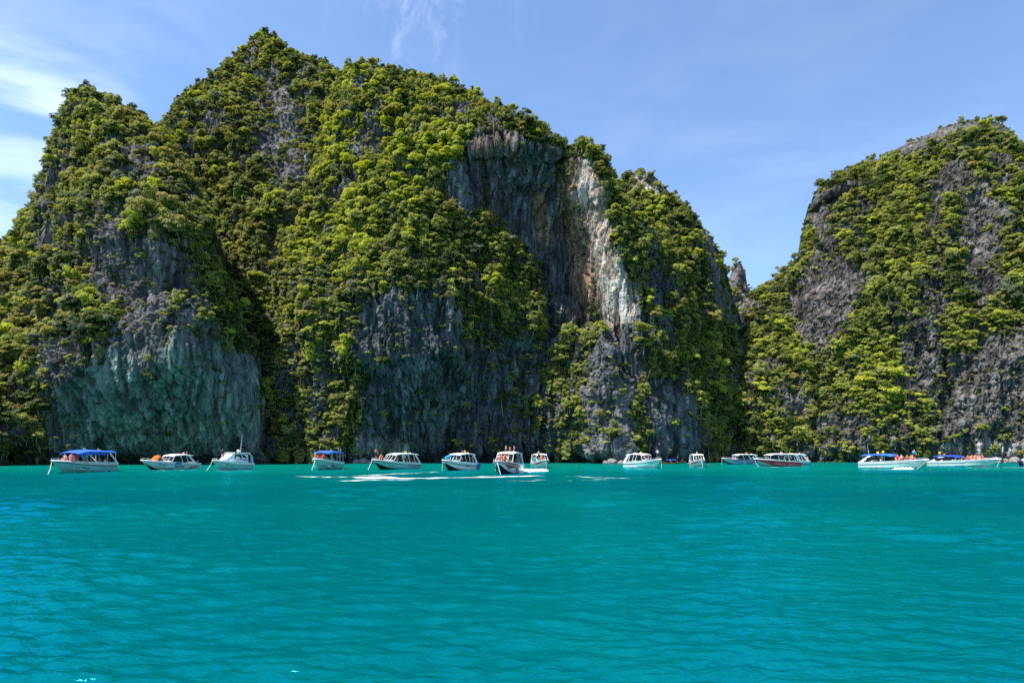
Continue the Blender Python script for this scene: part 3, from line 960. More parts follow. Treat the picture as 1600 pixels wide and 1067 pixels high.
# pose
face = np.arctan2(nrm[:, 0], -nrm[:, 1])          # local -y looks out of the wall
rot = np.zeros((n, 3))
rot[:, 2] = np.where(kind == 2, face + rng.normal(0, 0.25, n), rng.uniform(0, 6.283, n))
tilt = np.where(kind == 2, 0, np.clip(0.55 - nrm[:, 2], 0, 0.5))
rot[:, 0] = tilt * -nrm[:, 1] * 0.9 * np.cos(rot[:, 2]) + rng.normal(0, 0.10, n)
rot[:, 1] = rng.normal(0, 0.12, n)
scl = np.stack([rad * rng.uniform(0.85, 1.2, n), rad * rng.uniform(0.85, 1.2, n), rad * rng.uniform(0.75, 1.15, n)], 1)
base = pos + nrm * (0.12 * rad)[:, None]
base[:, 2] -= np.where(kind == 2, 0, 0.22 * rad)
base[:, 2] += np.where(emerg, 0.55 * rad, 0)

# ---- the plants that show largest become single trees
zb = np.full((140, 220), 1e9)
for S in SHEETS:
    v = S['V'].reshape(-1, 3)
    a, b = project(v[:, 0], v[:, 1], v[:, 2])
    ia = ((a + 100) / 9).astype(int); ib = (b / 9).astype(int)
    ok = (ia >= 0) & (ia < 220) & (ib >= 0) & (ib < 140)
    np.minimum.at(zb, (ib[ok], ia[ok]), v[ok, 1])
ia = ((ppx + 100) / 9).astype(int).clip(0, 219); ib = (ppy / 9).astype(int).clip(0, 139)
visible = (pos[:, 1] < zb[ib, ia] + 6) & (ppx > 8) & (ppx < 1592) & (ppy > 20)
score = np.where(visible & (kind == 0), rad / pos[:, 1], 0)
NT = 270
order = np.argsort(-score)
# keep the single trees apart from each other so each can be pointed at
chosen, cells = [], {}
for i in order[:6000]:
    key = (int(ppx[i] // 34), int(ppy[i] // 30))
    if cells.get(key, 0) >= 1:
        continue
    cells[key] = 1
    chosen.append(int(i))
    if len(chosen) >= NT:
        break
single = np.zeros(n, bool); single[chosen] = True

# the undergrowth: one mass that nobody could count
rest = ~single
me = bpy.data.meshes.new('undergrowth')
pv = base[rest]
me.vertices.add(len(pv)); me.vertices.foreach_set('co', pv.astype(np.float32).ravel())
for nm, typ, key, dat in (('rotation', 'FLOAT_VECTOR', 'vector', rot[rest]), ('scale', 'FLOAT_VECTOR', 'vector', scl[rest])):
    a = me.attributes.new(nm, typ, 'POINT'); a.data.foreach_set(key, dat.astype(np.float32).ravel())
a = me.attributes.new('kind', 'INT', 'POINT'); a.data.foreach_set('value', pick[rest].astype(np.int32))
me.update()
ug = link('undergrowth', me)
tag(ug, 'dense shrubs, small trees and creepers clothing the limestone cliffs', 'undergrowth', None, 'stuff')
ng = bpy.data.node_groups.new('undergrowth', 'GeometryNodeTree')
ng.interface.new_socket('Geometry', in_out='INPUT', socket_type='NodeSocketGeometry')
ng.interface.new_socket('Geometry', in_out='OUTPUT', socket_type='NodeSocketGeometry')
gi = ng.nodes.new('NodeGroupInput'); go = ng.nodes.new('NodeGroupOutput')
ip = ng.nodes.new('GeometryNodeInstanceOnPoints')
cinfo = ng.nodes.new('GeometryNodeCollectionInfo')
cinfo.inputs['Collection'].default_value = LIB
cinfo.inputs['Separate Children'].default_value = True
cinfo.inputs['Reset Children'].default_value = True


def nattr(name, typ):
    q = ng.nodes.new('GeometryNodeInputNamedAttribute'); q.data_type = typ
    q.inputs['Name'].default_value = name
    return q.outputs[0]


ng.links.new(gi.outputs[0], ip.inputs['Points'])
ng.links.new(cinfo.outputs[0], ip.inputs['Instance'])
ip.inputs['Pick Instance'].default_value = True
ng.links.new(nattr('kind', 'INT'), ip.inputs['Instance Index'])
ng.links.new(nattr('rotation', 'FLOAT_VECTOR'), ip.inputs['Rotation'])
ng.links.new(nattr('scale', 'FLOAT_VECTOR'), ip.inputs['Scale'])
ng.links.new(ip.outputs[0], go.inputs[0])
md = ug.modifiers.new('undergrowth', 'NODES'); md.node_group = ng
print('plants', n, 'single', len(chosen))

# ---- single trees
LANDMARKS = [(20, 'the swimmers by the left buttress'), (75, 'the big blue-canopied bow'), (130, 'the big blue-canopied boat'), (190, 'the blue-canopied stern'), (240, 'the boat with the orange parasol'), (290, 'the parasol boat hardtop'),
             (340, 'the man standing on the cruiser'), (380, 'the aerial of the small cruiser'), (440, 'the dark cleft beside the buttress'), (512, 'the boat full of red vests'), (560, 'the swimmers by the red-vest boat'),
             (605, 'the bow of the dark-keeled boat'), (645, 'the stern of the dark-keeled boat'), (690, 'the bow of the grey-striped boat'), (735, 'the stern of the grey-striped boat'), (790, 'the boat with three roof flags'), (843, 'the small red-panelled boat'),
             (900, 'the swimmers left of the pillar'), (945, 'the slim rock pillar'), (1004, 'the white hardtop boat'), (1050, 'the wooden longtail boat'), (1090, 'the small red-bowed boat'),
             (1130, 'the bow of the blue-hulled boat'), (1165, 'the stern of the blue-hulled boat'), (1205, 'the bow of the red-hulled boat'), (1250, 'the stern of the red-hulled boat'), (1305, 'the gap after the red hull'),
             (1355, 'the stern of the swimmers boat'), (1400, 'the middle of the swimmers boat'), (1440, 'the bow of the swimmers boat'), (1485, 'the cabin of the longest boat'), (1535, 'the foredeck of the longest boat'), (1590, 'the blue boat at the edge')]
CNAME = ['dark green', 'mid green', 'lime green', 'olive yellow', 'grey green']
HEIGHTS = [(30, 'at the waterline'), (60, 'low down'), (95, 'just above the foot'), (140, 'a fifth up'), (190, 'a quarter up'), (240, 'a third up'), (300, 'halfway up'), (360, 'past halfway up'),
           (420, 'two thirds up'), (500, 'high up'), (1000, 'near the summit')]
SHAPE = ['broad', 'rounded', 'slender']
bylab = {}
for i in chosen:
    ci = int(tint[i]); v = int(rp[i] * 2.999)
    r0 = float(rad[i]) * 1.10
    t = empty('tree', base[i].tolist())
    t.rotation_euler = (float(rot[i, 0]), float(rot[i, 1]), float(rot[i, 2]))
    q = [(1.15, 1.15, 0.85), (1, 1, 1.0), (0.85, 0.85, 1.25)][v]
    t.scale = (r0 * q[0], r0 * q[1], r0 * q[2])
    link('crown', CROWNS[(ci, (v + int(rp[i] * 97)) % 3)], None, t)
    link('trunk', TRUNKS[int(rp[i] * 1000) % 5], None, t)
    lm = min(LANDMARKS, key=lambda L: abs(L[0] - ppx[i]))[1]
    hh = 724 - ppy[i]
    hn = 'on the skyline' if hg[i] < 14 else next(h for lim, h in HEIGHTS if hh < lim)
    bylab.setdefault(f'{SHAPE[v]} {CNAME[ci]} tree {hn} above {lm}', []).append((float(ppy[i]), t))
    tag(t, None, 'tree', 'trees growing on the cliffs')
for lab, L in bylab.items():
    L.sort(key=lambda q: q[0])
    names = {1: [''], 2: ['upper ', 'lower '], 3: ['top ', 'middle ', 'lowest ']}.get(len(L), ['topmost ', 'upper ', 'lower ', 'lowest '] + ['middle '] * len(L))
    for k, (_, t) in enumerate(L):
        t['label'] = names[k] + lab

# ------------------------------------------------------------------ boats
PAINT = {
    'white': simple('white_gelcoat', (0.80, 0.80, 0.79), 0.22, 0.5, noise=0.03),
    'offwhite': simple('offwhite_gelcoat', (0.66, 0.67, 0.67), 0.3, 0.5, noise=0.05),
    'grey': simple('grey_gelcoat', (0.30, 0.33, 0.37), 0.3, 0.5, noise=0.06),
    'navy': simple('navy_paint', (0.012, 0.022, 0.055), 0.3, 0.5),
    'black': simple('black_bottom_paint', (0.012, 0.013, 0.015), 0.5, 0.4),
    'red': simple('red_paint', (0.50, 0.020, 0.028), 0.28, 0.5),
    'maroon': simple('maroon_paint', (0.36, 0.028, 0.030), 0.28, 0.5),
    'blue': simple('blue_paint', (0.02, 0.10, 0.42), 0.28, 0.5),
    'lightblue': simple('pale_blue_paint', (0.30, 0.50, 0.62), 0.3, 0.5),
    'palemint': simple('white_green_bounce', (0.46, 0.70, 0.65), 0.25, 0.5, noise=0.04),  # white hull with the water's turquoise bounce put into its colour
    'mint': simple('sea_green_bounce_and_paint', (0.24, 0.58, 0.53), 0.25, 0.5, noise=0.04),  # turquoise water bounce put into white hulls; also a plain bottom paint
    'teal': simple('teal_paint', (0.02, 0.30, 0.33), 0.3, 0.5),
    'canvas': simple('blue_canvas', (0.035, 0.12, 0.52), 0.8, 0.1, noise=0.14, scale=3),
    'navycanvas': simple('navy_canvas', (0.025, 0.055, 0.30), 0.8, 0.1, noise=0.14, scale=3),
    'glass': simple('dark_tinted_glass', (0.010, 0.012, 0.015), 0.12, 0.25),
    'steel': simple('stainless_tube', (0.62, 0.63, 0.65), 0.22, 0.5, metal=1.0, noise=0.02),
    'seat': simple('seat_vinyl', (0.30, 0.28, 0.27), 0.6, 0.3),
    'rope': simple('pale_rope', (0.62, 0.60, 0.54), 0.9, 0.1, noise=0.2, scale=30),
    'yellow': simple('yellow_cloth', (0.78, 0.55, 0.01), 0.8, 0.1),
    'orange': simple('orange_cloth', (0.62, 0.13, 0.02), 0.75, 0.1),
    'redcloth': simple('red_cloth', (0.55, 0.025, 0.03), 0.8, 0.1),
    'pink': simple('pink_cloth', (0.72, 0.30, 0.33), 0.8, 0.1),
    'whitecloth': simple('white_cloth', (0.76, 0.76, 0.75), 0.85, 0.1),
    'bluecloth': simple('sky_blue_cloth', (0.01, 0.34, 0.66), 0.8, 0.1),
    'darkcloth': simple('dark_cloth', (0.025, 0.025, 0.035), 0.85, 0.1),
    'greencloth': simple('green_cloth', (0.03, 0.30, 0.10), 0.85, 0.1),
    'wood': simple('varnished_wood', (0.22, 0.085, 0.035), 0.45, 0.4, noise=0.35, scale=4),
    'skin': simple('sunburnt_skin', (0.56, 0.29, 0.19), 0.55, 0.3),
    'tan': simple('tanned_skin', (0.30, 0.145, 0.085), 0.55, 0.3),
    'hair': simple('black_hair', (0.014, 0.011, 0.009), 0.6, 0.3),
    'brownhair': simple('brown_hair', (0.10, 0.055, 0.03), 0.6, 0.3),
    'outboard': simple('black_outboard_cowl', (0.02, 0.02, 0.022), 0.25, 0.5),
}


class MB:
    """collects shapes and links them as one mesh object"""
    def __init__(self):
        self.v, self.f = [], []

    def add(self, V, F):
        k = len(self.v)
        self.v.extend([tuple(map(float, p)) for p in V])
        self.f.extend([tuple(int(i) + k for i in f) for f in F])
        return self

    def grid(self, G, close=False):
        """G[i][j] points"""
        ni, nj = len(G), len(G[0])
        V = [p for r_ in G for p in r_]
        F = []
        for i in range(ni - 1):
            for j in range(nj - 1 + (1 if close else 0)):
                a = i * nj + j; b = i * nj + (j + 1) % nj
                F.append((a, b, b + nj, a + nj))
        return self.add(V, F)

    def slab(self, G, th):
        """a grid given thickness th downwards"""
        ni, nj = len(G), len(G[0])
        top = [p for r_ in G for p in r_]
        bot = [(p[0], p[1], p[2] - th) for p in top]
        n_ = len(top)
        F = []
        for i in range(ni - 1):
            for j in range(nj - 1):
                a = i * nj + j; b = a + 1; c = b + nj; d = a + nj
                F.append((a, b, c, d)); F.append((a + n_, d + n_, c + n_, b + n_))
        ring = [j for j in range(nj)] + [i * nj + nj - 1 for i in range(1, ni)] + [(ni - 1) * nj + j for j in range(nj - 2, -1, -1)] + [i * nj for i in range(ni - 2, 0, -1)]
        for k in range(len(ring)):
            a, b = ring[k], ring[(k + 1) % len(ring)]
            F.append((a, a + n_, b + n_, b))
        return self.add(top + bot, F)

    def box(self, c, s, rz=0.0, taper=1.0, shear=0.0):
        x, y, z = c; a, b, h = s[0] / 2, s[1] / 2, s[2] / 2
        V = []
        for k, dz in ((1.0, -h), (taper, h)):
            for dx, dy in ((-a, -b), (a, -b), (a, b), (-a, b)):
                px_, py_ = dx * k + shear * (dz + h), dy * k
                V.append((x + px_ * math.cos(rz) - py_ * math.sin(rz), y + px_ * math.sin(rz) + py_ * math.cos(rz), z + dz))
        return self.add(V, [(0, 3, 2, 1), (4, 5, 6, 7), (0, 1, 5, 4), (1, 2, 6, 5), (2, 3, 7, 6), (3, 0, 4, 7)])

    def tube(self, path, r_, sides=6):
        rads = [r_] * len(path) if isinstance(r_, (int, float)) else r_
        V, F = tube_np(path, rads, sides)
        return self.add(V, F)

    def prism(self, a, b, w, t):
        """flat bar from a to b, w wide along x, t thick along y"""
        V = []
        for p in (a, b):
            for dx, dy in ((-w / 2, -t / 2), (w / 2, -t / 2), (w / 2, t / 2), (-w / 2, t / 2)):
                V.append((p[0] + dx, p[1] + dy, p[2]))
        return self.add(V, [(0, 3, 2, 1), (4, 5, 6, 7), (0, 1, 5, 4), (1, 2, 6, 5), (2, 3, 7, 6), (3, 0, 4, 7)])

    def ball(self, c, r_, nu=8, nv=5):
        rr = r_ if isinstance(r_, (tuple, list)) else (r_,) * 3
        G = []
        for i in range(nv + 1):
            ph = -math.pi / 2 + math.pi * i / nv
            G.append([(c[0] + rr[0] * math.cos(ph) * math.cos(2 * math.pi * j / nu), c[1] + rr[1] * math.cos(ph) * math.sin(2 * math.pi * j / nu), c[2] + rr[2] * math.sin(ph)) for j in range(nu)])
        return self.grid(G, True)

    def build(self, name, mat, parent=None, smooth_=False):
        me = bpy.data.meshes.new(name)
        me.from_pydata(self.v, [], self.f)
        me.validate()
        if smooth_:
            me.polygons.foreach_set('use_smooth', [True] * len(me.polygons))
            try:
                me.set_sharp_from_angle(angle=R(38))
            except Exception:
                pass
        me.update()
        return link(name, me, PAINT[mat] if isinstance(mat, str) else mat, parent)


class Hull:
    def __init__(s_, L=10.0, B=2.7, free=1.0, bowrise=0.5, bluff=2.4):
        s_.L, s_.B, s_.free, s_.rise, s_.bl = L, B, free, bowrise, bluff

    def sheer_z(h, s):
        return h.free + 0.72 * h.rise * s ** 1.6

    def half(h, s):
        tp = max(0.0, 1 - max(0.0, (s - 0.45) / 0.55) ** h.bl)
        return h.B / 2 * (0.92 + 0.08 * min(1, s / 0.4)) * tp ** 0.72

    def pt(h, s, t, side=1, off=0.0):
        zs = h.sheer_z(s); ys = h.half(s)
        yc = ys * (0.86 - 0.22 * max(0, (s - 0.4) / 0.6) ** 1.5)
        zc = 0.06 + 0.95 * max(0, (s - 0.35) / 0.65) ** 2.4 * h.free
        zk = -0.42 + (zs * 0.72 + 0.42) * max(0, (s - 0.74) / 0.26) ** 2.0
        zc = max(zc, zk + 0.03)
        if t < 0.36:
            q = t / 0.36
            y, z = yc * q, zk + (zc - zk) * q ** 1.1
        else:
            q = (t - 0.36) / 0.64
            y, z = yc + (ys - yc) * q ** 1.25, zc + (zs - zc) * q
        x = -h.L / 2 + h.L * s + h.L * 0.075 * s ** 5 * t - h.L * 0.02 * (1 - s) ** 6 * (1 - t)
        return (x, side * (y + off), z)

    def side_grid(h, t0, t1, nt, off=0.0, s0=0.0, s1=1.0, ns=22, side=1):
        return [[h.pt(s0 + (s1 - s0) * i / ns, t0 + (t1 - t0) * j / nt, side, off) for j in range(nt + 1)] for i in range(ns + 1)]

    def decal(h, mb, s0, s1, lo, hi, off=0.012, sides=(1, -1), ns=14, nt=3):
        """patch on the hull side between heights lo(s) and hi(s)"""
        fl = lo if callable(lo) else (lambda s: lo)
        fh = hi if callable(hi) else (lambda s: hi)
        for sd in sides:
            G = []
            for i in range(ns + 1):
                s = s0 + (s1 - s0) * i / ns
                G.append([h.pt(s, fl(s) + (fh(s) - fl(s)) * j / nt, sd, off) for j in range(nt + 1)])
            mb.grid(G)
        return mb


def text_mesh(body, shear=0.25):
    cu = bpy.data.curves.new('lettering', 'FONT')
    cu.body = body; cu.size = 1.0; cu.shear = shear
    cu.offset = 0.02
    ob = bpy.data.objects.new('lettering', cu)
    COL.objects.link(ob)
    dg = bpy.context.evaluated_depsgraph_get()
    me = bpy.data.meshes.new_from_object(ob.evaluated_get(dg))
    V = np.array([v.co[:] for v in me.vertices]); F = [tuple(p.vertices) for p in me.polygons]
    bpy.data.objects.remove(ob); bpy.data.curves.remove(cu); bpy.data.meshes.remove(me)
    return V, F


def lettering(h, root, body, s_from, s_to, t0, t1, mat, side, shear=0.25):
    V, F = text_mesh(body, shear)
    w = V[:, 0].max() - V[:, 0].min(); x0 = V[:, 0].min(); hh = V[:, 1].max()
    P_ = [h.pt(s_from + (s_to - s_from) * (v[0] - x0) / w, t0 + (t1 - t0) * v[1] / hh, side, 0.06) for v in V]
    return MB().add(P_, F).build('lettering', mat, root)


def scribble(h, root, s_from, s_to, t0, t1, mat, side, n_=6, seed=1):
    """illegible slanted script, a few joined strokes"""
    r = random.Random(seed); mb = MB()
    for k in range(n_):
        a = s_from + (s_to - s_from) * k / n_; b = s_from + (s_to - s_from) * (k + r.uniform(0.6, 1.1)) / n_
        lo = t0 + (t1 - t0) * r.uniform(0, .25); hi = t1 - (t1 - t0) * r.uniform(0, .45)
        sl = (s_to - s_from) * 0.05
        mb.add([h.pt(a, lo, side, .06), h.pt(b - sl, lo, side, .06), h.pt(b + sl, hi, side, .06), h.pt(a + sl * 2, hi, side, .06)], [(0, 1, 2, 3)])
    return mb.build('lettering', mat, root)


def flag(root, x, y, z, hgt, col, w=0.55, hh=0.38, lean=0.0):
    top = (x - lean * hgt, y, z + hgt)
    p = MB().tube([(x, y, z), top], 0.022, 5).build('flagpole', 'steel', root)
    G = []
    for i in range(6):
        q = i / 5
        G.append([(top[0] - w * q, top[1] + 0.07 * math.sin(q * 7), top[2] - 0.10 * q - hh * k) for k in (0, 0.5, 1)])
    f = MB().grid(G).build('flag', col, None)
    f.parent = p
    return p


def outboards(root, h, n_=2):
    for k in range(n_):
        y = (k - (n_ - 1) / 2) * 0.72
        x = -h.L / 2 - 0.28
        e = MB()
        e.box((x, y, 0.15), (0.24, 0.16, 1.1))
        o = e.build('engine_leg', 'outboard', root)
        c = MB()
        G = []
        for zz, a, b in ((0.72, 0.50, 0.34), (0.80, 0.66, 0.44), (1.15, 0.66, 0.44), (1.32, 0.52, 0.36), (1.38, 0.2, 0.15)):
            G.append([(x - 0.05 + a / 2 * math.copysign(abs(math.cos(q)) ** 0.6, math.cos(q)), y + b / 2 * math.copysign(abs(math.sin(q)) ** 0.6, math.sin(q)), zz) for q in [2 * math.pi * i / 12 for i in range(12)]])
        c.grid(G, True)
        c.build('engine_cowl', 'outboard', root, True)


BOATS = {}


def boat_common(root, h, sp):
    low = sp.get('low', 'mint'); top = sp.get('top', 'white')
    tk = sp.get('knuckle', 0.78)
    # lower hull, keel to knuckle, both sides and the transom
    m = MB()
    for sd in (1, -1):
        m.grid(h.side_grid(0.0, tk, 7, 0, side=sd))
    tr = [h.pt(0, tk * j / 7, 1) for j in range(8)] + [h.pt(0, tk * j / 7, -1) for j in range(7, 0, -1)]
    m.add(tr, [tuple(range(len(tr)))])
    m.build('hull', low, root, True)
    m = MB()
    for sd in (1, -1):
        m.grid(h.side_grid(tk, 1.0, 3, 0.02, side=sd))
    tr = [h.pt(0, tk + (1 - tk) * j / 3, 1, 0.02) for j in range(4)] + [h.pt(0, tk + (1 - tk) * j / 3, -1, 0.02) for j in range(3, -1, -1)]
    m.add(tr, [tuple(range(len(tr)))])
    m.build('topside', top, root, True)
    for sd in (1, -1):
        MB().tube([h.pt(i / 24, tk, sd, 0.035) for i in range(25)], 0.045, 6).build('rub_rail', sp.get('rail', 'grey'), root)
    if sp.get('bottom'):
        m = MB()
        hi = sp.get('bottom_t', 0.30)
        for sd in (1, -1):
            m = MB(); h.decal(m, 0.03, 0.985, 0.02, lambda s: hi * (0.55 + 0.45 * s), 0.035, (sd,), ns=24, nt=6)
            m.build('bottom_paint', sp['bottom'], root, True)
    # deck: foredeck, side decks, cockpit sole and its lining
    s1 = sp.get('cockpit', 0.66)
    G = []
    for i in range(12):
        s = s1 + (0.998 - s1) * i / 11
        G.append([(h.pt(s, 1, 1)[0], h.half(s) * q, h.sheer_z(s) + 0.10 * (1 - q * q) + 0.01) for q in (-1, -0.6, -0.2, 0.2, 0.6, 1)])
    m = MB().slab(G, 0.05)
    for sd in (1, -1):
        G = []
        for i in range(14):
            s = s1 * i / 13
            x, y, z = h.pt(s, 1, sd)
            G.append([(x, y + sd * 0.03, z + 0.012), (x, y - sd * 0.26, z + 0.012)])
        m.slab(G if sd < 0 else [r_[::-1] for r_ in G], 0.07)
    m.build('deck', sp.get('deck', 'white'), root, True)
    m = MB()
    for sd in (1, -1):
        G = []
        for i in range(14):
            s = s1 * i / 13
            x, y, z = h.pt(s, 1, sd)
            G.append([(x, y - sd * 0.25, z - 0.02), (x, y - sd * 0.27, 0.34), (x, 0.0, 0.34)])
        m.grid(G)
    x, y, z = h.pt(s1, 1, 1)
    m.add([(x - 0.02, -y + 0.2, 0.34), (x - 0.02, y - 0.2, 0.34), (x - 0.02, y - 0.2, z), (x - 0.02, -y + 0.2, z)], [(0, 1, 2, 3)])
    m.build('cockpit_lining', 'offwhite', root)
    # seats
    for k in range(sp.get('rows', 3)):
        s = 0.14 + (s1 - 0.22) * k / max(1, sp.get('rows', 3) - 1)
        x = -h.L / 2 + h.L * s
        w = h.half(s) * 2 - 0.7
        MB().box((x, 0, 0.54), (0.5, w, 0.40)).box((x - 0.24, 0, 0.95), (0.12, w, 0.46), shear=-0.15).build('bench_seat', sp.get('seat', 'seat'), root)
    # bow rail
    m = MB()
    path = {}
    for sd in (1, -1):
        pts = []
        for i in range(8):
            s = s1 + 0.02 + (0.965 - s1) * i / 7
            x, y, z = h.pt(s, 1, sd)
            pts.append((x, y - sd * 0.10, z + 0.34 * min(1, i / 1.5 + 0.1)))
            if i in (2, 4, 6):
                m.tube([(x, y - sd * 0.10, z), pts[-1]], 0.014, 5)
        m.tube(pts, 0.018, 5)
    m.build('bow_rail', 'steel', root)
    outboards(root, h, sp.get('engines', 2))
    if sp.get('rope'):
        x, y, z = h.pt(0.985, 0.92, 1)
        dx, dy, sag = sp['rope']
        pts = [(x + dx * q + 0.06, dy * q, z * (1 - q) - sag * 4 * q * (1 - q) - 0.12 * q) for q in [i / 10 for i in range(11)]]
        MB().tube(pts, 0.035, 5).build('mooring_line', 'rope', root)


def roof_grid(h, s0, s1, z0, z1, camb, wid, front_drop=0.16, ns=12, ny=9, droop=0.0):
    G = []
    for i in range(ns + 1):
        q = i / ns; s = s0 + (s1 - s0) * q
        x = -h.L / 2 + h.L * s
        w = h.half(min(s, 0.55)) * wid * (1 - 0.22 * max(0, (q - 0.6) / 0.4) ** 2)
        z = z0 + (z1 - z0) * q + 0.10 * math.sin(math.pi * q) - front_drop * max(0, (q - 0.8) / 0.2) ** 2
        G.append([(x + (0.10 * h.L * 0.3 * (1 - u * u) if i == ns else 0), w * u, z + camb * (1 - u * u) - (droop if abs(u) > .99 else 0)) for u in [-1 + 2 * j / ny for j in range(ny + 1)]])
    return G


def hardtop(root, h, sp):
    s0, s1 = sp.get('roof', (0.08, 0.60))
    zr = sp.get('roof_z', 2.25)
    G = roof_grid(h, s0, s1, zr + 0.05, zr, 0.14, 0.93)
    MB().slab(G, 0.10).build('hardtop', sp.get('roofcol', 'white'), root, True)
    # windscreen: raked dark glass in a white frame
    sw = sp.get('cockpit', 0.66) + 0.06
    xb = -h.L / 2 + h.L * sw; xt = -h.L / 2 + h.L * (s1 - 0.01)
    wb = h.half(sw - 0.05) * 0.86; wt = h.half(0.5) * 0.74
    zb = h.sheer_z(sw) + 0.10
    GG = []
    for j in range(9):
        u = -1 + j / 4
        b_ = (xb - 0.45 * u * u, wb * u, zb); t_ = (xt - 0.25 * u * u, wt * u, zr - 0.04)
        GG.append([tuple(b_[k] + (t_[k] - b_[k]) * q for k in range(3)) for q in (0, 0.5, 1)])
    w = MB().grid(GG).build('windscreen', 'glass', root, True)
    fr = MB()
    for j in (0, 2, 4, 6, 8):
        fr.tube([GG[j][0], GG[j][1], GG[j][2]], 0.035, 5)
    fr.tube([g[0] for g in GG], 0.03, 5)
    f = fr.build('windscreen_frame', 'white', None); f.parent = w
    # side glass and slanting white pillars
    for sd in (1, -1):
        g = MB()
        sa, sb = s1 - 0.30, s1 - 0.02
        gg = []
        for i in range(6):
            s = sa + (sb - sa) * i / 5
            x, y, z = h.pt(s, 1, sd)
            yt = h.half(min(s, .55)) * 0.90 * sd
            gg.append([(x + 0.18, y - sd * 0.16, z + 0.10 + 0.10 * i / 5), (x - 0.12, yt * 0.985, zr - 0.08)])
        if sp.get('sideglass', True):
            g.grid(gg).build('side_window', 'glass', root)
        for s in sp.get('pillars', (s0 + 0.12, s0 + 0.26, s1 - 0.16)):
            x, y, z = h.pt(s, 1, sd)
            yt = h.half(min(s, .55)) * 0.90 * sd
            MB().prism((x - 0.35, y - sd * 0.14, z), (x + 0.25, yt, zr), 0.09, 0.05).build('roof_pillar', 'white', root)
        # radar-arch leg sweeping back
        x, y, z = h.pt(max(0.01, s0 - 0.06), 1, sd)
        x2 = -h.L / 2 + h.L * (s0 + 0.10); yt = h.half(0.2) * 0.92 * sd
        mb = MB().prism((x, y - sd * 0.12, z - 0.05), (x2, yt, zr + 0.04), sp.get('arch', 0.55), 0.09)
        mb.build('arch_leg', sp.get('archcol', 'white'), root)
    MB().ball((-h.L / 2 + h.L * (s0 + 0.12), 0.3, zr + 0.26), (0.16, 0.16, 0.09)).build('roof_lamp', 'white', root, True)


def bimini(root, h, sp):
    s0, s1 = sp.get('roof', (0.02, 0.74))
    zr = sp.get('roof_z', 2.35)
    G = roof_grid(h, s0, s1, zr, zr - 0.05, 0.20, 0.98, 0.28, ns=14, ny=10)
    for i, row in enumerate(G):                                  # slack between the hoops
        k = 0.05 * math.sin(math.pi * ((i / 3.5) % 1.0))
        G[i] = [(p[0], p[1], p[2] - k) for p in row]
    c = MB().slab(G, 0.03)
    for j in (0, -1):                                            # hanging edge of the canvas
        E = [r_[j] for r_ in G]
        fall = sp.get('valance', 0.22)
        c.grid([[(p[0], p[1] * 1.004, p[2] - 0.01), (p[0], p[1] * 1.02, p[2] - (fall if 0.25 < i / 14 < 0.95 else 0.08))] for i, p in enumerate(E)])
    c.build('canopy', sp.get('roofcol', 'canvas'), root, True)
    for sd in (1, -1):
        for s in (s0 + 0.02, s0 + 0.2, s0 + 0.38, s1 - 0.14):
            x, y, z = h.pt(s, 1, sd)
            yt = h.half(min(s, .55)) * 0.95 * sd
            MB().tube([(x, y - sd * 0.10, z), (x + 0.05, yt, zr - 0.03)], 0.028, 6).build('canopy_post', 'steel', root)
        if sp.get('archcol'):
            x, y, z = h.pt(max(0.01, s0 - 0.03), 1, sd)
            x2 = -h.L / 2 + h.L * (s0 + 0.16); yt = h.half(0.2) * 0.96 * sd
            MB().prism((x, y - sd * 0.10, z - 0.05), (x2, yt, zr - 0.1), sp.get('arch', 0.8), 0.09).build('arch_leg', sp['archcol'], root)
    if sp.get('screen', True):
        sw = min(0.70, sp.get('cockpit', 0.66) + 0.02)
        xb = -h.L / 2 + h.L * sw; wb = h.half(sw) * 0.7
        GG = [[(xb - 0.25 * u * u, wb * u, h.sheer_z(sw) + 0.05), (xb - 0.35 - 0.2 * u * u, wb * 0.9 * u, h.sheer_z(sw) + 0.55)] for u in (-1, -.5, 0, .5, 1)]
        MB().grid(GG).build('windscreen', 'glass', root, True)


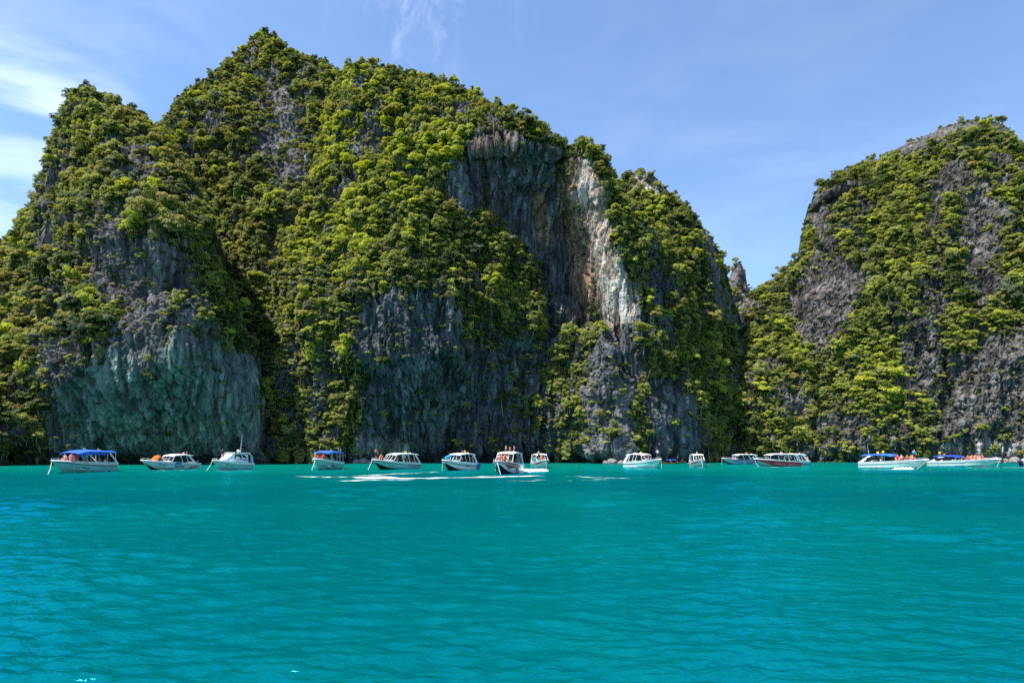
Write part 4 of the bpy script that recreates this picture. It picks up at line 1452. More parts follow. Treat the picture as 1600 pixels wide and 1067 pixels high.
def cabin(root, h, sp):
    """low cruiser cabin with a big slanted window, a rear arch and a flat roof"""
    s0, s1 = 0.16, 0.74
    zr = sp.get('roof_z', 2.2)
    def ring(s, z, k):
        x = -h.L / 2 + h.L * s
        return x, h.half(min(s, .6)) * k
    G = []
    for s, zt in ((s0, zr - .1), (0.30, zr), (0.52, zr), (0.62, zr - .12), (0.80, h.sheer_z(.8) + .12)):
        x = -h.L / 2 + h.L * s; w = h.half(min(s, 0.9)) * (0.80 if s < .7 else 0.6)
        zb = h.sheer_z(s)
        G.append([(x, -w, zb), (x - .05, -w * .97, zb + (zt - zb) * .45), (x - .1, -w * .84, zt), (x - .1, 0, zt + .08), (x - .1, w * .84, zt), (x - .05, w * .97, zb + (zt - zb) * .45), (x, w, zb)])
    MB().grid(G).build('cabin', 'white', root, True)
    for sd in (1, -1):
        def q(s, f, o=0.02):
            w = h.half(min(s, .9)) * 0.80; zb = h.sheer_z(s); zt = zr - (0.1 if s < .25 else 0)
            y = w * (0.97 - 0.13 * max(0, (f - .45) / .55)) + o
            return (-h.L / 2 + h.L * s - .05, sd * y, zb + (zt - zb) * f)
        MB().add([q(.37, .30), q(.60, .36), q(.555, .86), q(.37, .88)], [(0, 1, 2, 3)]).build('cabin_window', 'glass', root)
        MB().add([q(.17, .25), q(.345, .25), q(.345, .88), q(.27, .85), q(.21, .62)], [(0, 1, 2, 3, 4)]).build('cabin_window', 'glass', root)
    x = -h.L / 2
    MB().slab([[(x + h.L * s, h.half(.4) * .86 * u, zr + .12 + .05 * (1 - u * u)) for u in (-1, -.5, 0, .5, 1)] for s in (.10, .2, .35, .5, .60)], .09).build('cabin_roof', 'white', root, True)
    for sd in (1, -1):
        MB().tube([(x + h.L * .03, sd * h.half(.1) * .9, h.sheer_z(0)), (x + h.L * .07, sd * h.half(.1) * .88, zr - .3), (x + h.L * .16, sd * h.half(.2) * .8, zr + .1)], .07, 6).build('arch_leg', 'white', root)
    MB().tube([(x + h.L * .3, 0, zr + .15), (x + h.L * .3, 0, zr + .5)], .10, 6).ball((x + h.L * .3, 0, zr + .5), (.26, .26, .13)).build('radar_dome', 'white', root, True)
    MB().tube([(x + h.L * .27, .2, zr + .2), (x + h.L * .22, .2, zr + 3.0)], [.03, .012], 5).build('aerial', 'white', root)
    MB().box((x + .1, 0, .75), (.5, .8, .35)).build('stern_locker', 'offwhite', root)


TOPS = {79: 702.5, 218: 709.0, 331: 706.0, 489: 704.0, 580: 707.3, 690: 707.5, 770: 705.0, 829: 708.3, 973: 708.0, 1076: 708.8, 1127: 709.0, 1178: 708.3, 1196: 709.0, 1341: 708.3, 1448: 710.5}


def place_boat(name, label, px0, px1, wl, head, sp, hull=None, builder=None, cat='boat'):
    """the boat at its real size (from the height of its roof), turned so that it spans the width it has in the photograph"""
    h = hull or Hull()
    Yw = CAM_H * FPX / (wl - HOR)
    pts = np.array([h.pt(s, t, sd) for s in np.linspace(0, 1, 15) for t in (0.3, 1.0) for sd in (1, -1)])

    def fit(th, k=None):
        free = k is None
        k = k or 1.0
        xc, yc = 0.0, Yw
        for _ in range(10):
            q = pts * k
            wx = q[:, 0] * math.cos(th) - q[:, 1] * math.sin(th)
            wy = q[:, 0] * math.sin(th) + q[:, 1] * math.cos(th)
            yc = Yw - wy.min() * 0.72
            u = 800 + (wx + xc) / (wy + yc) * FPX
            w = u.max() - u.min()
            if free: k *= (px1 - px0) / w
            xc += ((px0 + px1) / 2 - (u.max() + u.min()) / 2) / FPX * yc
        return k, xc, yc, w
    th = R(head)
    k, xc, yc, w = fit(th)
    if px0 in TOPS:
        k2 = (wl - TOPS[px0]) * Yw / FPX / (sp.get('roof_z', 2.4) + 0.22)
        if k2 > k:                     # foreshortened: turn the bow further towards us
            best = None
            lim = 290
            for a in np.linspace(head, 292 if (px0 + px1) < 900 else (268 if head < 270 else 250), 60):
                r_ = fit(R(a), k2)
                if best is None or abs(r_[3] - (px1 - px0)) < best[0]:
                    best = (abs(r_[3] - (px1 - px0)), a, r_)
            th = R(best[1]); k, xc, yc, w = best[2]
    print('boat %d-%d heading %.0f scale %.2f width %.0f' % (px0, px1, math.degrees(th), k, w))
    root = empty(name, (xc, yc, 0.0), th, k)
    root.rotation_euler = (0, R(sp.get('trim', -1.3)), th)
    tag(root, label, cat, 'boats moored along the lagoon cliffs')
    (builder or speedboat)(root, h, sp)
    Mx = Matrix.Translation((xc, yc, 0)) @ Matrix.Rotation(th, 4, 'Z') @ Matrix.Rotation(R(sp.get('trim', -1.3)), 4, 'Y') @ Matrix.Scale(k, 4)
    BOATS[name + str(len(BOATS))] = (root, h, Mx, k)
    return root, h, Mx, k


def speedboat(root, h, sp):
    boat_common(root, h, sp)
    {'hard': hardtop, 'fabric': bimini, 'cabin': cabin}[sp.get('style', 'hard')](root, h, sp)
    for f in sp.get('flags', ()):
        s, y, z, hg_, col = f
        flag(root, -h.L / 2 + h.L * s, y, z, hg_, col)
    for d in sp.get('decals', ()):
        s0, s1, lo, hi, col = d[:5]
        for sd in (1, -1):
            m = MB(); h.decal(m, s0, s1, lo, hi, 0.045, (sd,), ns=24, nt=5)
            m.build('hull_stripe_or_bounce', col, root, True)  # real stripes, and painted water bounce on the white hulls


# --- people -------------------------------------------------------
def skin_body(name, J, E, rad):
    me = bpy.data.meshes.new(name)
    me.from_pydata([J[k] for k in J], [(list(J).index(a), list(J).index(b)) for a, b in E], [])
    o = bpy.data.objects.new(name, me); COL.objects.link(o)
    md_ = o.modifiers.new('skin', 'SKIN'); md_.use_smooth_shade = True
    for i, k in enumerate(J):
        sv = me.skin_vertices[0].data[i]
        r_ = rad[k]
        sv.radius = r_ if isinstance(r_, tuple) else (r_, r_)
        sv.use_root = (k == 'pelvis')
    sb = o.modifiers.new('sub', 'SUBSURF'); sb.levels = 1; sb.render_levels = 1
    dg = bpy.context.evaluated_depsgraph_get()
    out = bpy.data.meshes.new_from_object(o.evaluated_get(dg))
    out.name = name
    bpy.data.objects.remove(o)
    return out


def human(pose):
    J = {'pelvis': (0, 0, 0), 'waist': (0.0, 0, .16), 'chest': (0.01, 0, .36), 'neck': (0.0, 0, .53), 'head': (.02, 0, .63), 'crown': (.01, 0, .76), 'nose': (.125, 0, .645)}
    E = [('pelvis', 'waist'), ('waist', 'chest'), ('chest', 'neck'), ('neck', 'head'), ('head', 'crown'), ('head', 'nose')]
    rad = {'pelvis': (.12, .15), 'waist': (.11, .135), 'chest': (.125, .16), 'neck': .055, 'head': (.095, .08), 'crown': (.07, .06), 'nose': .02}
    legs = {'stand': ((.0, .10, -.06), (.02, .11, -.47), (-.02, .12, -.86), (.12, .13, -.90)),
            'sit': ((.02, .10, -.03), (.42, .14, .02), (.44, .15, -.40), (.56, .16, -.44)),
            'swim': ((-.06, .10, -.08), (-.30, .14, -.30), (-.60, .15, -.42), (-.70, .15, -.50))}[pose]
    arms = {'stand': ((0, .20, .45), (-.03, .27, .18), (.08, .28, -.05)),
            'sit': ((0, .20, .45), (.05, .27, .18), (.28, .20, .08)),
            'swim': ((0, .20, .43), (.16, .36, .33), (.38, .34, .36))}[pose]
    for sd, nm in ((1, 'l'), (-1, 'r')):
        ar = arms if not (pose == 'stand' and sd < 0) else ((0, .20, .45), (.10, .30, .26), (.28, .24, .40))
        for k, p, r_ in zip(('hip', 'knee', 'ankle', 'toe'), legs, (.10, .062, .042, .035)):
            J[k + nm] = (p[0], sd * p[1], p[2]); rad[k + nm] = r_
        for k, p, r_ in zip(('shoulder', 'elbow', 'wrist'), ar, (.062, .042, .030)):
            J[k + nm] = (p[0], sd * p[1], p[2]); rad[k + nm] = r_
        e_, w_ = np.array(J['elbow' + nm]), np.array(J['wrist' + nm])
        d = (w_ - e_) / np.linalg.norm(w_ - e_)
        u = np.cross(d, [0, 0, 1.0]); u /= np.linalg.norm(u) + 1e-9
        palm = w_ + d * .075
        J['palm' + nm] = tuple(palm); rad['palm' + nm] = (.036, .018)
        E += [('pelvis', 'hip' + nm), ('hip' + nm, 'knee' + nm), ('knee' + nm, 'ankle' + nm), ('ankle' + nm, 'toe' + nm), ('chest', 'shoulder' + nm), ('shoulder' + nm, 'elbow' + nm), ('elbow' + nm, 'wrist' + nm), ('wrist' + nm, 'palm' + nm)]
        for i, (off, ln) in enumerate(((-.03, .065), (-.01, .08), (.01, .075), (.03, .06))):
            k = f'finger{i}{nm}'
            J[k] = tuple(palm + u * off + d * ln + np.array([0, 0, -.015])); rad[k] = .009
            E.append(('palm' + nm, k))
        J['thumb' + nm] = tuple(w_ + d * .05 + u * .055); rad['thumb' + nm] = .011
        E.append(('wrist' + nm, 'thumb' + nm))
    body = skin_body('body', J, E, rad)
    def loft(rings, sides=12):
        m = MB()
        m.grid([[(c[0] + a * math.cos(2 * math.pi * i / sides), c[1] + b * math.sin(2 * math.pi * i / sides), c[2]) for i in range(sides)] for c, a, b in rings], True)
        return m
    hair = MB()
    G = []
    for i in range(6):
        ph = -0.25 + (math.pi / 2 + .25) * i / 5
        G.append([(.0 - .02 + .118 * math.cos(ph) * math.cos(q) * (0.8 if math.cos(q) > .3 and i < 2 else 1), .098 * math.cos(ph) * math.sin(q), .665 + .135 * math.sin(ph)) for q in [2 * math.pi * k / 10 for k in range(10)]])
    hair.grid(G, True)
    vest = loft([((0, 0, .06), .155, .195), ((0, 0, .16), .165, .20), ((.01, 0, .34), .185, .225), ((.01, 0, .46), .165, .21), ((.0, 0, .515), .10, .12)])
    vest.tube([(.0, -.11, .50), (-.02, 0, .57), (.0, .11, .50)], .05, 6)
    shorts = loft([((0, 0, .09), .135, .17), ((0, 0, -.02), .15, .185), ((0, 0, -.09), .14, .18)])
    for sd in (1, -1):
        a, b = np.array(legs[0]) * [1, sd, 1], np.array(legs[1]) * [1, sd, 1]
        shorts.tube([a, a + (b - a) * .72], [.115, .105], 8)
    shirt = loft([((0, 0, -.02), .145, .18), ((0, 0, .16), .135, .165), ((.01, 0, .36), .148, .19), ((.01, 0, .46), .13, .19), ((.0, 0, .525), .07, .08)])
    for sd in (1, -1):
        a, b = np.array(arms[0]) * [1, sd, 1], np.array(arms[1]) * [1, sd, 1]
        shirt.tube([a * [1, .8, 1], a + (b - a) * .7], [.085, .072], 7)
    out = {}
    for nm, mb in (('hair', hair), ('life_vest', vest), ('shorts', shorts), ('shirt', shirt)):
        me = bpy.data.meshes.new(nm); me.from_pydata(mb.v, [], mb.f); me.update()
        me.polygons.foreach_set('use_smooth', [True] * len(me.polygons))
        out[nm] = me
    out['body'] = body
    for me in out.values():
        me.materials.clear(); me.materials.append(PAINT['skin'])
    return out


HUMANS = {p: human(p) for p in ('stand', 'sit', 'swim')}
PEOPLE = []
CLOTH = {'orange': 'orange', 'redcloth': 'red', 'pink': 'pink', 'whitecloth': 'white', 'bluecloth': 'bright blue', 'darkcloth': 'black', 'yellow': 'yellow', 'greencloth': 'green'}


def person(pose, loc, rz, top, topcol, skin='skin', hair='hair', shorts='darkcloth', where='', group='', size=1.0):
    root = empty('person', loc, rz, size)
    H = HUMANS[pose]
    def part(nm, mat):
        o = bpy.data.objects.new(nm, H[nm]); COL.objects.link(o); o.parent = root
        o.material_slots[0].link = 'OBJECT'; o.material_slots[0].material = PAINT[mat]
    part('body', skin); part('hair', hair)
    if shorts: part('shorts', shorts)
    garment = ''
    if top == 'vest':
        part('life_vest', topcol); garment = f'in {CLOTH[topcol]} life vest'
    elif top == 'shirt':
        part('shirt', topcol); garment = f'in {CLOTH[topcol]} shirt'
    else:
        garment = 'bare-chested'
    verb = {'stand': 'standing', 'sit': 'sitting', 'swim': 'swimming'}[pose]
    a, b = project(*loc)
    PEOPLE.append((f'person {garment} {verb} {where}', a, root))
    tag(root, None, 'person', group)
    return root


def aboard(B, pose, s, yfrac, top, topcol, where, skin='skin', hair='hair', shorts='darkcloth', seat=None, face=None, grp=''):
    root, h, Mx, k = B
    x = -h.L / 2 + h.L * s
    y = h.half(s) * yfrac
    if seat is None:
        if pose == 'sit':
            seat = 0.98 if s < 0.60 else h.sheer_z(s) + 0.14
        else:
            seat = (0.34 if s < 0.64 else h.sheer_z(s) + 0.1)
    p = Mx @ Vector((x, y, seat))
    z = p.z + (0.12 if pose == 'sit' else 0.92) * 1.0
    rz = root.rotation_euler.z + (face if face is not None else random.uniform(-0.6, 0.6))
    person(pose, (p.x, p.y, z), rz, top, topcol, skin, hair, shorts, where, grp or 'passengers aboard the boats')


def crowd(B, where, n_, s0, s1, cols, seed, ys=(-.7, .7), bare=0.2):
    r = random.Random(seed)
    for i in range(n_):
        s = s0 + (s1 - s0) * (i + r.random() * .6) / n_
        c = r.choice(cols)
        kind_ = 'none' if r.random() < bare else ('vest' if c in ('orange', 'redcloth') else 'shirt')
        aboard(B, r.choice(('sit', 'sit', 'stand')) if s < .6 else 'sit', s, r.uniform(*ys), kind_, c, where, r.choice(('skin', 'tan', 'skin')), r.choice(('hair', 'brownhair', 'hair')), r.choice(('darkcloth', 'bluecloth', 'redcloth')), face=r.uniform(-2, 2))


# --- the fleet ------------------------------------------------------
big = Hull(11.0, 3.0, 1.22, 0.32)
B1 = place_boat('speedboat', 'large pale-hulled speedboat with a long blue canvas canopy, moored at the grey-green wall', 79, 185, 739.0, 212,
                dict(style='fabric', trim=-0.6, valance=.42, low='mint', top='offwhite', rail='navy', rope=(2.6, 1.2, 0.25), rows=4, roof=(0.03, 0.76), roof_z=2.62, archcol='white', arch=0.35, engines=3, cockpit=0.70,
                     flags=((.25, .2, 2.75, .35, 'yellow'), (.5, 0, 2.8, .3, 'whitecloth')),
                     decals=((0.02, 0.55, lambda s: 0.73 - 0.14 * max(0, 1 - s / .55), 0.735, 'grey'),)), big)
scribble(big, B1[0], .86, .58, .50, .63, 'navy', 1, 9, 4)
crowd(B1, 'on the foredeck of the blue-canopied speedboat', 8, .62, .84, ['redcloth', 'orange', 'pink', 'redcloth'], 3, (-.5, .75), .5)
aboard(B1, 'sit', .66, .75, 'shirt', 'bluecloth', 'at the rail of the blue-canopied speedboat', face=1.2)
crowd(B1, 'under the canopy of the blue-canopied speedboat', 9, .08, .62, ['pink', 'whitecloth', 'darkcloth', 'orange', 'bluecloth'], 5, (-.6, .75), .2)

h2 = Hull(10.0, 2.6, 0.95, 0.42)
B2 = place_boat('speedboat', 'sleek white speedboat with slanted white hardtop, orange parasol and black lettering', 218, 315, 734.2, 190,
                dict(style='hard', low='palemint', top='offwhite', rail='grey', roof=(.17, .56), roof_z=2.05, arch=.42, rows=3, bottom='navy', bottom_t=.22, engines=2, cockpit=.58,
                     pillars=(.30, .42), flags=((.24, 0, 2.25, .4, 'orange'), (.22, .4, 2.2, .5, 'darkcloth')),
                     decals=((.02, .30, lambda s: .40 + .32 * (1 - s / .3) ** 1.5, lambda s: .42 + .30 * (1 - (s / .3) ** 2.2), 'maroon'), (.44, .54, .80, .98, 'blue'), (.0, .96, .36, .39, 'lightblue'))), h2)
lettering(h2, B2[0], 'SILFIA', .555, .375, .52, .68, 'black', 1)
scribble(h2, B2[0], .81, .68, .55, .68, 'black', 1, 6, 9)
# the orange parasol lying open on the foredeck
pw = B2[2] @ Vector((-h2.L / 2 + h2.L * .79, .1, h2.sheer_z(.79) + .35))
pr_ = empty('parasol', (pw.x, pw.y, pw.z), R(100), 1.0)
pr_.rotation_euler = (R(-18), R(-35), R(95))
tag(pr_, 'open orange parasol shading people on the bow of the slanted-hardtop boat', 'parasol')
G = []
for i in range(6):
    ph = math.pi / 2 * i / 5
    G.append([(math.sin(ph) * .72 * math.cos(2 * math.pi * j / 16) * (1 - .05 * (j % 2)), math.sin(ph) * .72 * math.sin(2 * math.pi * j / 16) * (1 - .05 * (j % 2)), .42 * math.cos(ph)) for j in range(16)])
MB().grid(G, True).build('shade', 'orange', pr_)
MB().tube([(0, 0, .6), (0, 0, -.9)], .02, 6).build('pole', 'steel', pr_)
aboard(B2, 'sit', .745, .2, 'shirt', 'redcloth', 'beside the orange parasol', face=2.5)
aboard(B2, 'sit', .69, -.1, 'shirt', 'darkcloth', 'behind the orange parasol')
crowd(B2, 'under the slanted white hardtop', 3, .2, .5, ['darkcloth', 'whitecloth', 'bluecloth'], 8)

h3 = Hull(7.6, 2.7, 1.15, 0.40, 2.2)
B3 = place_boat('cabin_cruiser', 'small white cabin cruiser with dark windows and a tall aerial', 331, 397, 734.6, 205,
                dict(style='cabin', low='mint', top='white', rail='grey', rope=(2.4, 1.0, .12), rows=0, roof_z=2.55, engines=1, cockpit=.70), h3)
scribble(h3, B3[0], .80, .62, .55, .66, 'navy', 1, 5, 12)
aboard(B3, 'stand', .80, .25, 'shirt', 'darkcloth', 'on the cruiser foredeck', 'tan', face=0.6, shorts='pink')
# blue barrel-shaped fender on the stern rail
pw = B3[2] @ Vector((-h3.L / 2 + .15, .9, 1.75))
fd = MB().tube([(0, 0, -.42), (0, 0, -.36), (0, 0, .36), (0, 0, .42)], [.08, .2, .2, .08], 10).build('fender', 'blue', None, True)
fd.location = pw; tag(fd, 'blue fender hung on the stern arch of the cabin cruiser', 'fender')
pw = B3[2] @ Vector((-h3.L / 2 - .35, .5, .8))
fd = MB().ball((0, 0, 0), (.5, .42, .36)).build('fender', 'white', None, True)
fd.location = pw; tag(fd, 'fat white fender on the swim platform of the cabin cruiser', 'fender')

h4 = Hull(9.5, 3.0, 1.2, 0.45, 2.8)
B4 = place_boat('speedboat', 'speedboat seen from its bow, bright blue canopy over a crowd in red vests', 489, 537, 734.0, 240,
                dict(style='fabric', low='mint', top='white', rail='grey', rope=(2.0, .2, .05), rows=4, roof=(.05, .80), roof_z=2.65, engines=2, cockpit=.74, screen=False, flags=((.2, .9, 2.6, .9, 'redcloth'), (.3, 0, 2.75, .5, 'yellow'), (.15, 1.1, 2.2, 1.2, 'blue'))), h4)
scribble(h4, B4[0], .66, .52, .50, .66, 'navy', 1, 4, 15)
crowd(B4, 'under the bright blue canopy', 16, .42, .88, ['redcloth', 'redcloth', 'redcloth', 'pink', 'whitecloth'], 16, (-.8, .8), .1)

h5 = Hull(10.0, 2.7, 1.05, 0.50)
B5 = place_boat('speedboat', 'white hardtop speedboat with dark keel and a yellow flag on its roof', 580, 658, 733.6, 212,
                dict(style='hard', low='mint', top='offwhite', rail='navy', bottom='black', bottom_t=.34, rope=(1.6, .6, .02), rows=3, roof=(.06, .62), roof_z=2.35, arch=.3, sideglass=False, engines=2,
                     flags=((.28, 0, 2.45, .55, 'yellow'), (.22, .3, 2.4, .4, 'darkcloth')), decals=((.0, .34, lambda s: .42 + .30 * max(0, (s - .16) / .18), .735, 'grey'),)), h5)
scribble(h5, B5[0], .78, .66, .52, .62, 'blue', 1, 5, 18)
aboard(B5, 'sit', .86, .1, 'vest', 'orange', 'on the bow of the yellow-flag boat', face=0.4)
aboard(B5, 'stand', .97, 0, 'none', 'orange', 'at the very tip of the yellow-flag boat', 'tan', face=.2)
crowd(B5, 'under the hardtop of the yellow-flag boat', 7, .1, .6, ['darkcloth', 'pink', 'redcloth', 'whitecloth'], 19, (-.6, .7), .2)

h6 = Hull(8.5, 2.8, 1.15, 0.45, 2.2)
B6 = place_boat('speedboat', 'short white hardtop boat with a dark grey side stripe and blue fenders', 690, 748, 735.0, 207,
                dict(style='hard', low='white', top='white', rail='grey', bottom='black', bottom_t=.36, rope=(.2, .1, 0), rows=2, roof=(.10, .66), roof_z=2.45, arch=.4, sideglass=False, engines=2,
                     flags=((.30, 0, 2.6, .6, 'yellow'), (.42, .2, 2.6, .5, 'redcloth')), decals=((.02, .97, .62, .80, 'grey'), (.05, .5, .66, .76, 'navy'))), h6)
crowd(B6, 'under the hardtop of the grey-striped boat', 6, .2, .66, ['darkcloth', 'darkcloth', 'bluecloth', 'redcloth'], 22, (-.5, .75), .2)
for nm, s, yf, z, ln, lab in (('fender', .03, 1.12, .55, .6, 'long blue fender at the stern of the grey-striped boat'), ('fender', .93, .6, 2.0, .5, 'pale blue fender on the bow rail of the grey-striped boat')):
    pw = B6[2] @ Vector((-h6.L / 2 + h6.L * s, h6.half(s) * yf, z))
    fd = MB().tube([(0, 0, -ln), (0, 0, -ln + .08), (0, 0, ln - .08), (0, 0, ln)], [.09, .21, .21, .09], 10).build('fender', 'blue' if s < .5 else 'bluecloth', None, True)
    fd.location = pw; fd.rotation_euler = (0, .25 if s < .5 else 1.1, 0); tag(fd, lab, 'fender', 'blue fenders on the grey-striped boat')

h7 = Hull(9.5, 3.0, 1.25, 0.50, 2.6)
B7 = place_boat('speedboat', 'white speedboat with wavy maroon bow markings, three roof flags and sunbathers', 770, 819, 740.5, 238,
                dict(style='hard', low='white', top='offwhite', rail='white', bottom='navy', bottom_t=.34, rope=(1.5, .9, 0), rows=3, roof=(.08, .60), roof_z=2.75, arch=.35, sideglass=False, engines=2, roofcol='white',
                     flags=((.30, .5, 2.9, .95, 'pink'), (.34, 0, 2.9, .8, 'orange'), (.34, -.6, 2.9, .95, 'yellow')),
                     decals=((.42, .99, lambda s: .40 + .26 * abs(math.sin((s - .42) * 9)), .93, 'maroon'), (.30, .52, lambda s: .44 + .1 * math.sin(s * 50), lambda s: .52 + .1 * math.sin(s * 50), 'navy'))), h7)
crowd(B7, 'sunbathing on the bow of the maroon-marked boat', 7, .64, .86, ['orange', 'pink', 'whitecloth'], 25, (-.7, .4), .7)
aboard(B7, 'stand', .45, .85, 'none', 'orange', 'beside the cabin of the maroon-marked boat', 'tan')
crowd(B7, 'under the hardtop of the maroon-marked boat', 3, .25, .5, ['redcloth', 'darkcloth'], 26)

h8 = Hull(9.0, 2.9, 1.15, 0.5, 2.6)
B8 = place_boat('speedboat', 'small distant white boat with red bow panel beyond the white spray', 829, 858, 731.0, 285,
                dict(style='hard', low='offwhite', top='white', rail='grey', rope=(.5, 0, 0), rows=2, roof=(.08, .60), roof_z=2.65, engines=2, decals=((.55, .99, .56, .80, 'redcloth'), (.1, .5, .5, .7, 'teal'))), h8)
aboard(B8, 'stand', .75, -.7, 'none', 'orange', 'on the bow of the small red-panelled boat')
aboard(B8, 'stand', .62, -.9, 'shirt', 'bluecloth', 'on the side deck of the small red-panelled boat')
aboard(B8, 'sit', .8, -.3, 'vest', 'orange', 'on the bow of the small red-panelled boat')

h9 = Hull(9.5, 2.8, 1.15, 0.45, 2.6)
B9 = place_boat('speedboat', 'all-white hardtop speedboat pointing away from the rock pillar with rows of windows', 973, 1034, 731.2, 335,
                dict(style='hard', low='white', top='white', rail='grey', rope=(.15, 0, 0), rows=3, roof=(.10, .62), roof_z=2.45, arch=.7, engines=2, cockpit=.62, flags=((.45, 0, 2.55, .45, 'yellow'), (.2, .2, 2.5, .4, 'pink')),
                     decals=((.45, .98, .40, .72, 'mint'), (.0, .5, .70, .74, 'navy'))), h9)  # the sea-green bow patch is water bounce painted on a white side
scribble(h9, B9[0], .3, .36, .28, .4, 'black', -1, 2, 30)
aboard(B9, 'stand', .95, 0, 'shirt', 'whitecloth', 'at the bow of the all-white boat', 'tan')
crowd(B9, 'in the cockpit of the all-white boat', 5, .3, .8, ['darkcloth', 'whitecloth', 'pink'], 31)


def longtail(root, h, sp):
    G = []
    L = 11.0
    def st(s):
        z = .55 + 1.9 * max(0, (s - .70) / .30) ** 2 + .35 * max(0, (.2 - s) / .2) ** 2
        y = .85 * (1 - abs(2 * s - .9) ** 2.6) ** .8 if abs(2 * s - .9) < 1 else 0.0
        return -L / 2 + L * s, max(y, .03), z
    for sd in (1, -1):
        for i in range(0, 1):
            pass
        g = []
        for i in range(25):
            s = i / 24
            x, y, z = st(s)
            g.append([(x, 0, max(-.25, z - .9)), (x, sd * y * .62, max(-.1, z - .62)), (x, sd * y, z)])
        G.append(g)
    m = MB()
    for g in G: m.grid(g)
    m.build('hull', 'wood', root, True)
    MB().grid([[(st(i / 24)[0], -st(i / 24)[1] * .9, st(i / 24)[2] - .25), (st(i / 24)[0], st(i / 24)[1] * .9, st(i / 24)[2] - .25)] for i in range(2, 20)]).build('deck', 'wood', root)
    m = MB()
    for sd in (1, -1): m.tube([(st(i / 24)[0], sd * st(i / 24)[1], st(i / 24)[2]) for i in range(25)], .05, 5)
    m.build('gunwale', 'wood', root)
    x, y, z = st(1)
    MB().tube([(x - .3, 0, z - .4), (x + .25, 0, z + .9)], [.1, .05], 6).build('prow', 'wood', root)
    MB().tube([(x - .06, 0, z + .05), (x + .02, 0, z + .25)], [.16, .15], 8).build('prow_ribbons', 'redcloth', root)
    MB().slab([[(a, 1.0 * u, 2.15 + .2 * (1 - u * u)) for u in (-1, -.5, 0, .5, 1)] for a in (-3.4, -1.5, .5, 2.0)], .05).build('canopy', 'canvas', root)
    for sd in (1, -1):
        for a in (-3.2, -.6, 1.8):
            MB().tube([(a, sd * .78, .5), (a, sd * .95, 2.15)], .03, 5).build('canopy_post', 'wood', root)
    MB().box((-4.6, 0, 1.05), (.8, .5, .5)).build('engine', 'outboard', root)
    MB().tube([(-4.9, 0, 1.1), (-8.2, .3, -.1)], .04, 5).build('propeller_shaft', 'steel', root)
    MB().tube([(x - .2, 0, z - .6), (x + 3.0, -.2, -.1)], .03, 5).build('mooring_line', 'rope', root)


hl = Hull(11.0, 1.7, .7, 1.2)
B10 = place_boat('longtail_boat', 'low wooden longtail boat with a blue canopy tucked against the cliff', 1034, 1069, 724.5, 335, dict(trim=0), hl, longtail)
aboard(B10, 'sit', .4, 0, 'shirt', 'whitecloth', 'in the wooden longtail boat', 'tan', seat=.7)
aboard(B10, 'stand', .75, 0, 'shirt', 'darkcloth', 'at the prow of the wooden longtail boat', 'tan', seat=.6)

h11 = Hull(9.0, 2.9, 1.15, 0.5, 2.6)
B11 = place_boat('speedboat', 'small white boat facing us with a red band round its bow, beside the longtail', 1076, 1102, 729.3, 287,
                 dict(style='hard', low='offwhite', top='white', rail='white', rope=(1.2, 0, 0), rows=2, roof=(.08, .60), roof_z=2.7, engines=2, flags=((.4, 0, 2.9, .6, 'yellow'),), decals=((.40, .99, .56, .84, 'redcloth'),)), h11)
crowd(B11, 'aboard the small red-banded boat', 3, .3, .6, ['darkcloth', 'redcloth'], 35)
h12 = Hull(10.5, 2.7, 1.05, 0.45)
B12 = place_boat('speedboat', 'blue-topped speedboat with pale lower hull lying at the dark canyon wall', 1127, 1188, 725.3, 194,
                 dict(style='hard', low='lightblue', top='navy', deck='offwhite', rail='white', bottom='navy', bottom_t=.22, rope=(.1, .1, 0), rows=3, roof=(.08, .68), roof_z=2.35, engines=2, flags=((.35, 0, 2.5, .6, 'orange'),),
                      decals=((.05, .97, .66, .74, 'blue'), (.22, .42, .44, .56, 'navy'))), h12)
scribble(h12, B12[0], .80, .50, .46, .60, 'blue', 1, 8, 36)
crowd(B12, 'at the stern of the blue-topped boat', 5, .03, .3, ['bluecloth', 'redcloth', 'whitecloth', 'pink'], 37, (-.2, .8))
h14 = Hull(9.0, 2.6, 1.1, .45)
B14 = place_boat('speedboat', 'white boat with a teal stern panel partly hidden behind the red-hulled boat', 1196, 1266, 727.2, 187,
                 dict(style='hard', low='white', top='white', rail='teal', rows=2, roof=(.10, .66), roof_z=2.4, engines=2, decals=((.0, .25, .40, .70, 'teal'),)), h14)
aboard(B14, 'sit', .10, .3, 'vest', 'orange', 'at the stern of the teal-panelled boat')
aboard(B14, 'stand', .02, .3, 'vest', 'orange', 'on the swim platform of the teal-panelled boat')
aboard(B14, 'stand', .2, .6, 'vest', 'redcloth', 'in the cockpit of the teal-panelled boat')
h13 = Hull(11.0, 2.8, 1.1, 0.45)
B13 = place_boat('speedboat', 'long red-hulled speedboat with blue script and a white hardtop', 1178, 1252, 728.8, 194,
                 dict(style='hard', low='red', top='offwhite', rail='white', bottom='mint', bottom_t=.40, knuckle=.95, rope=(-.5, .7, .35), rows=4, roof=(.06, .74), roof_z=2.4, engines=2, flags=((.42, 0, 2.55, .5, 'pink'),),
                      ), h13)
scribble(h13, B13[0], .66, .42, .46, .66, 'lightblue', 1, 8, 38); scribble(h13, B13[0], .34, .12, .44, .64, 'lightblue', 1, 7, 39)
crowd(B13, 'in the stern of the red-hulled boat', 4, .08, .4, ['darkcloth', 'redcloth', 'darkcloth'], 40, (0, .8))

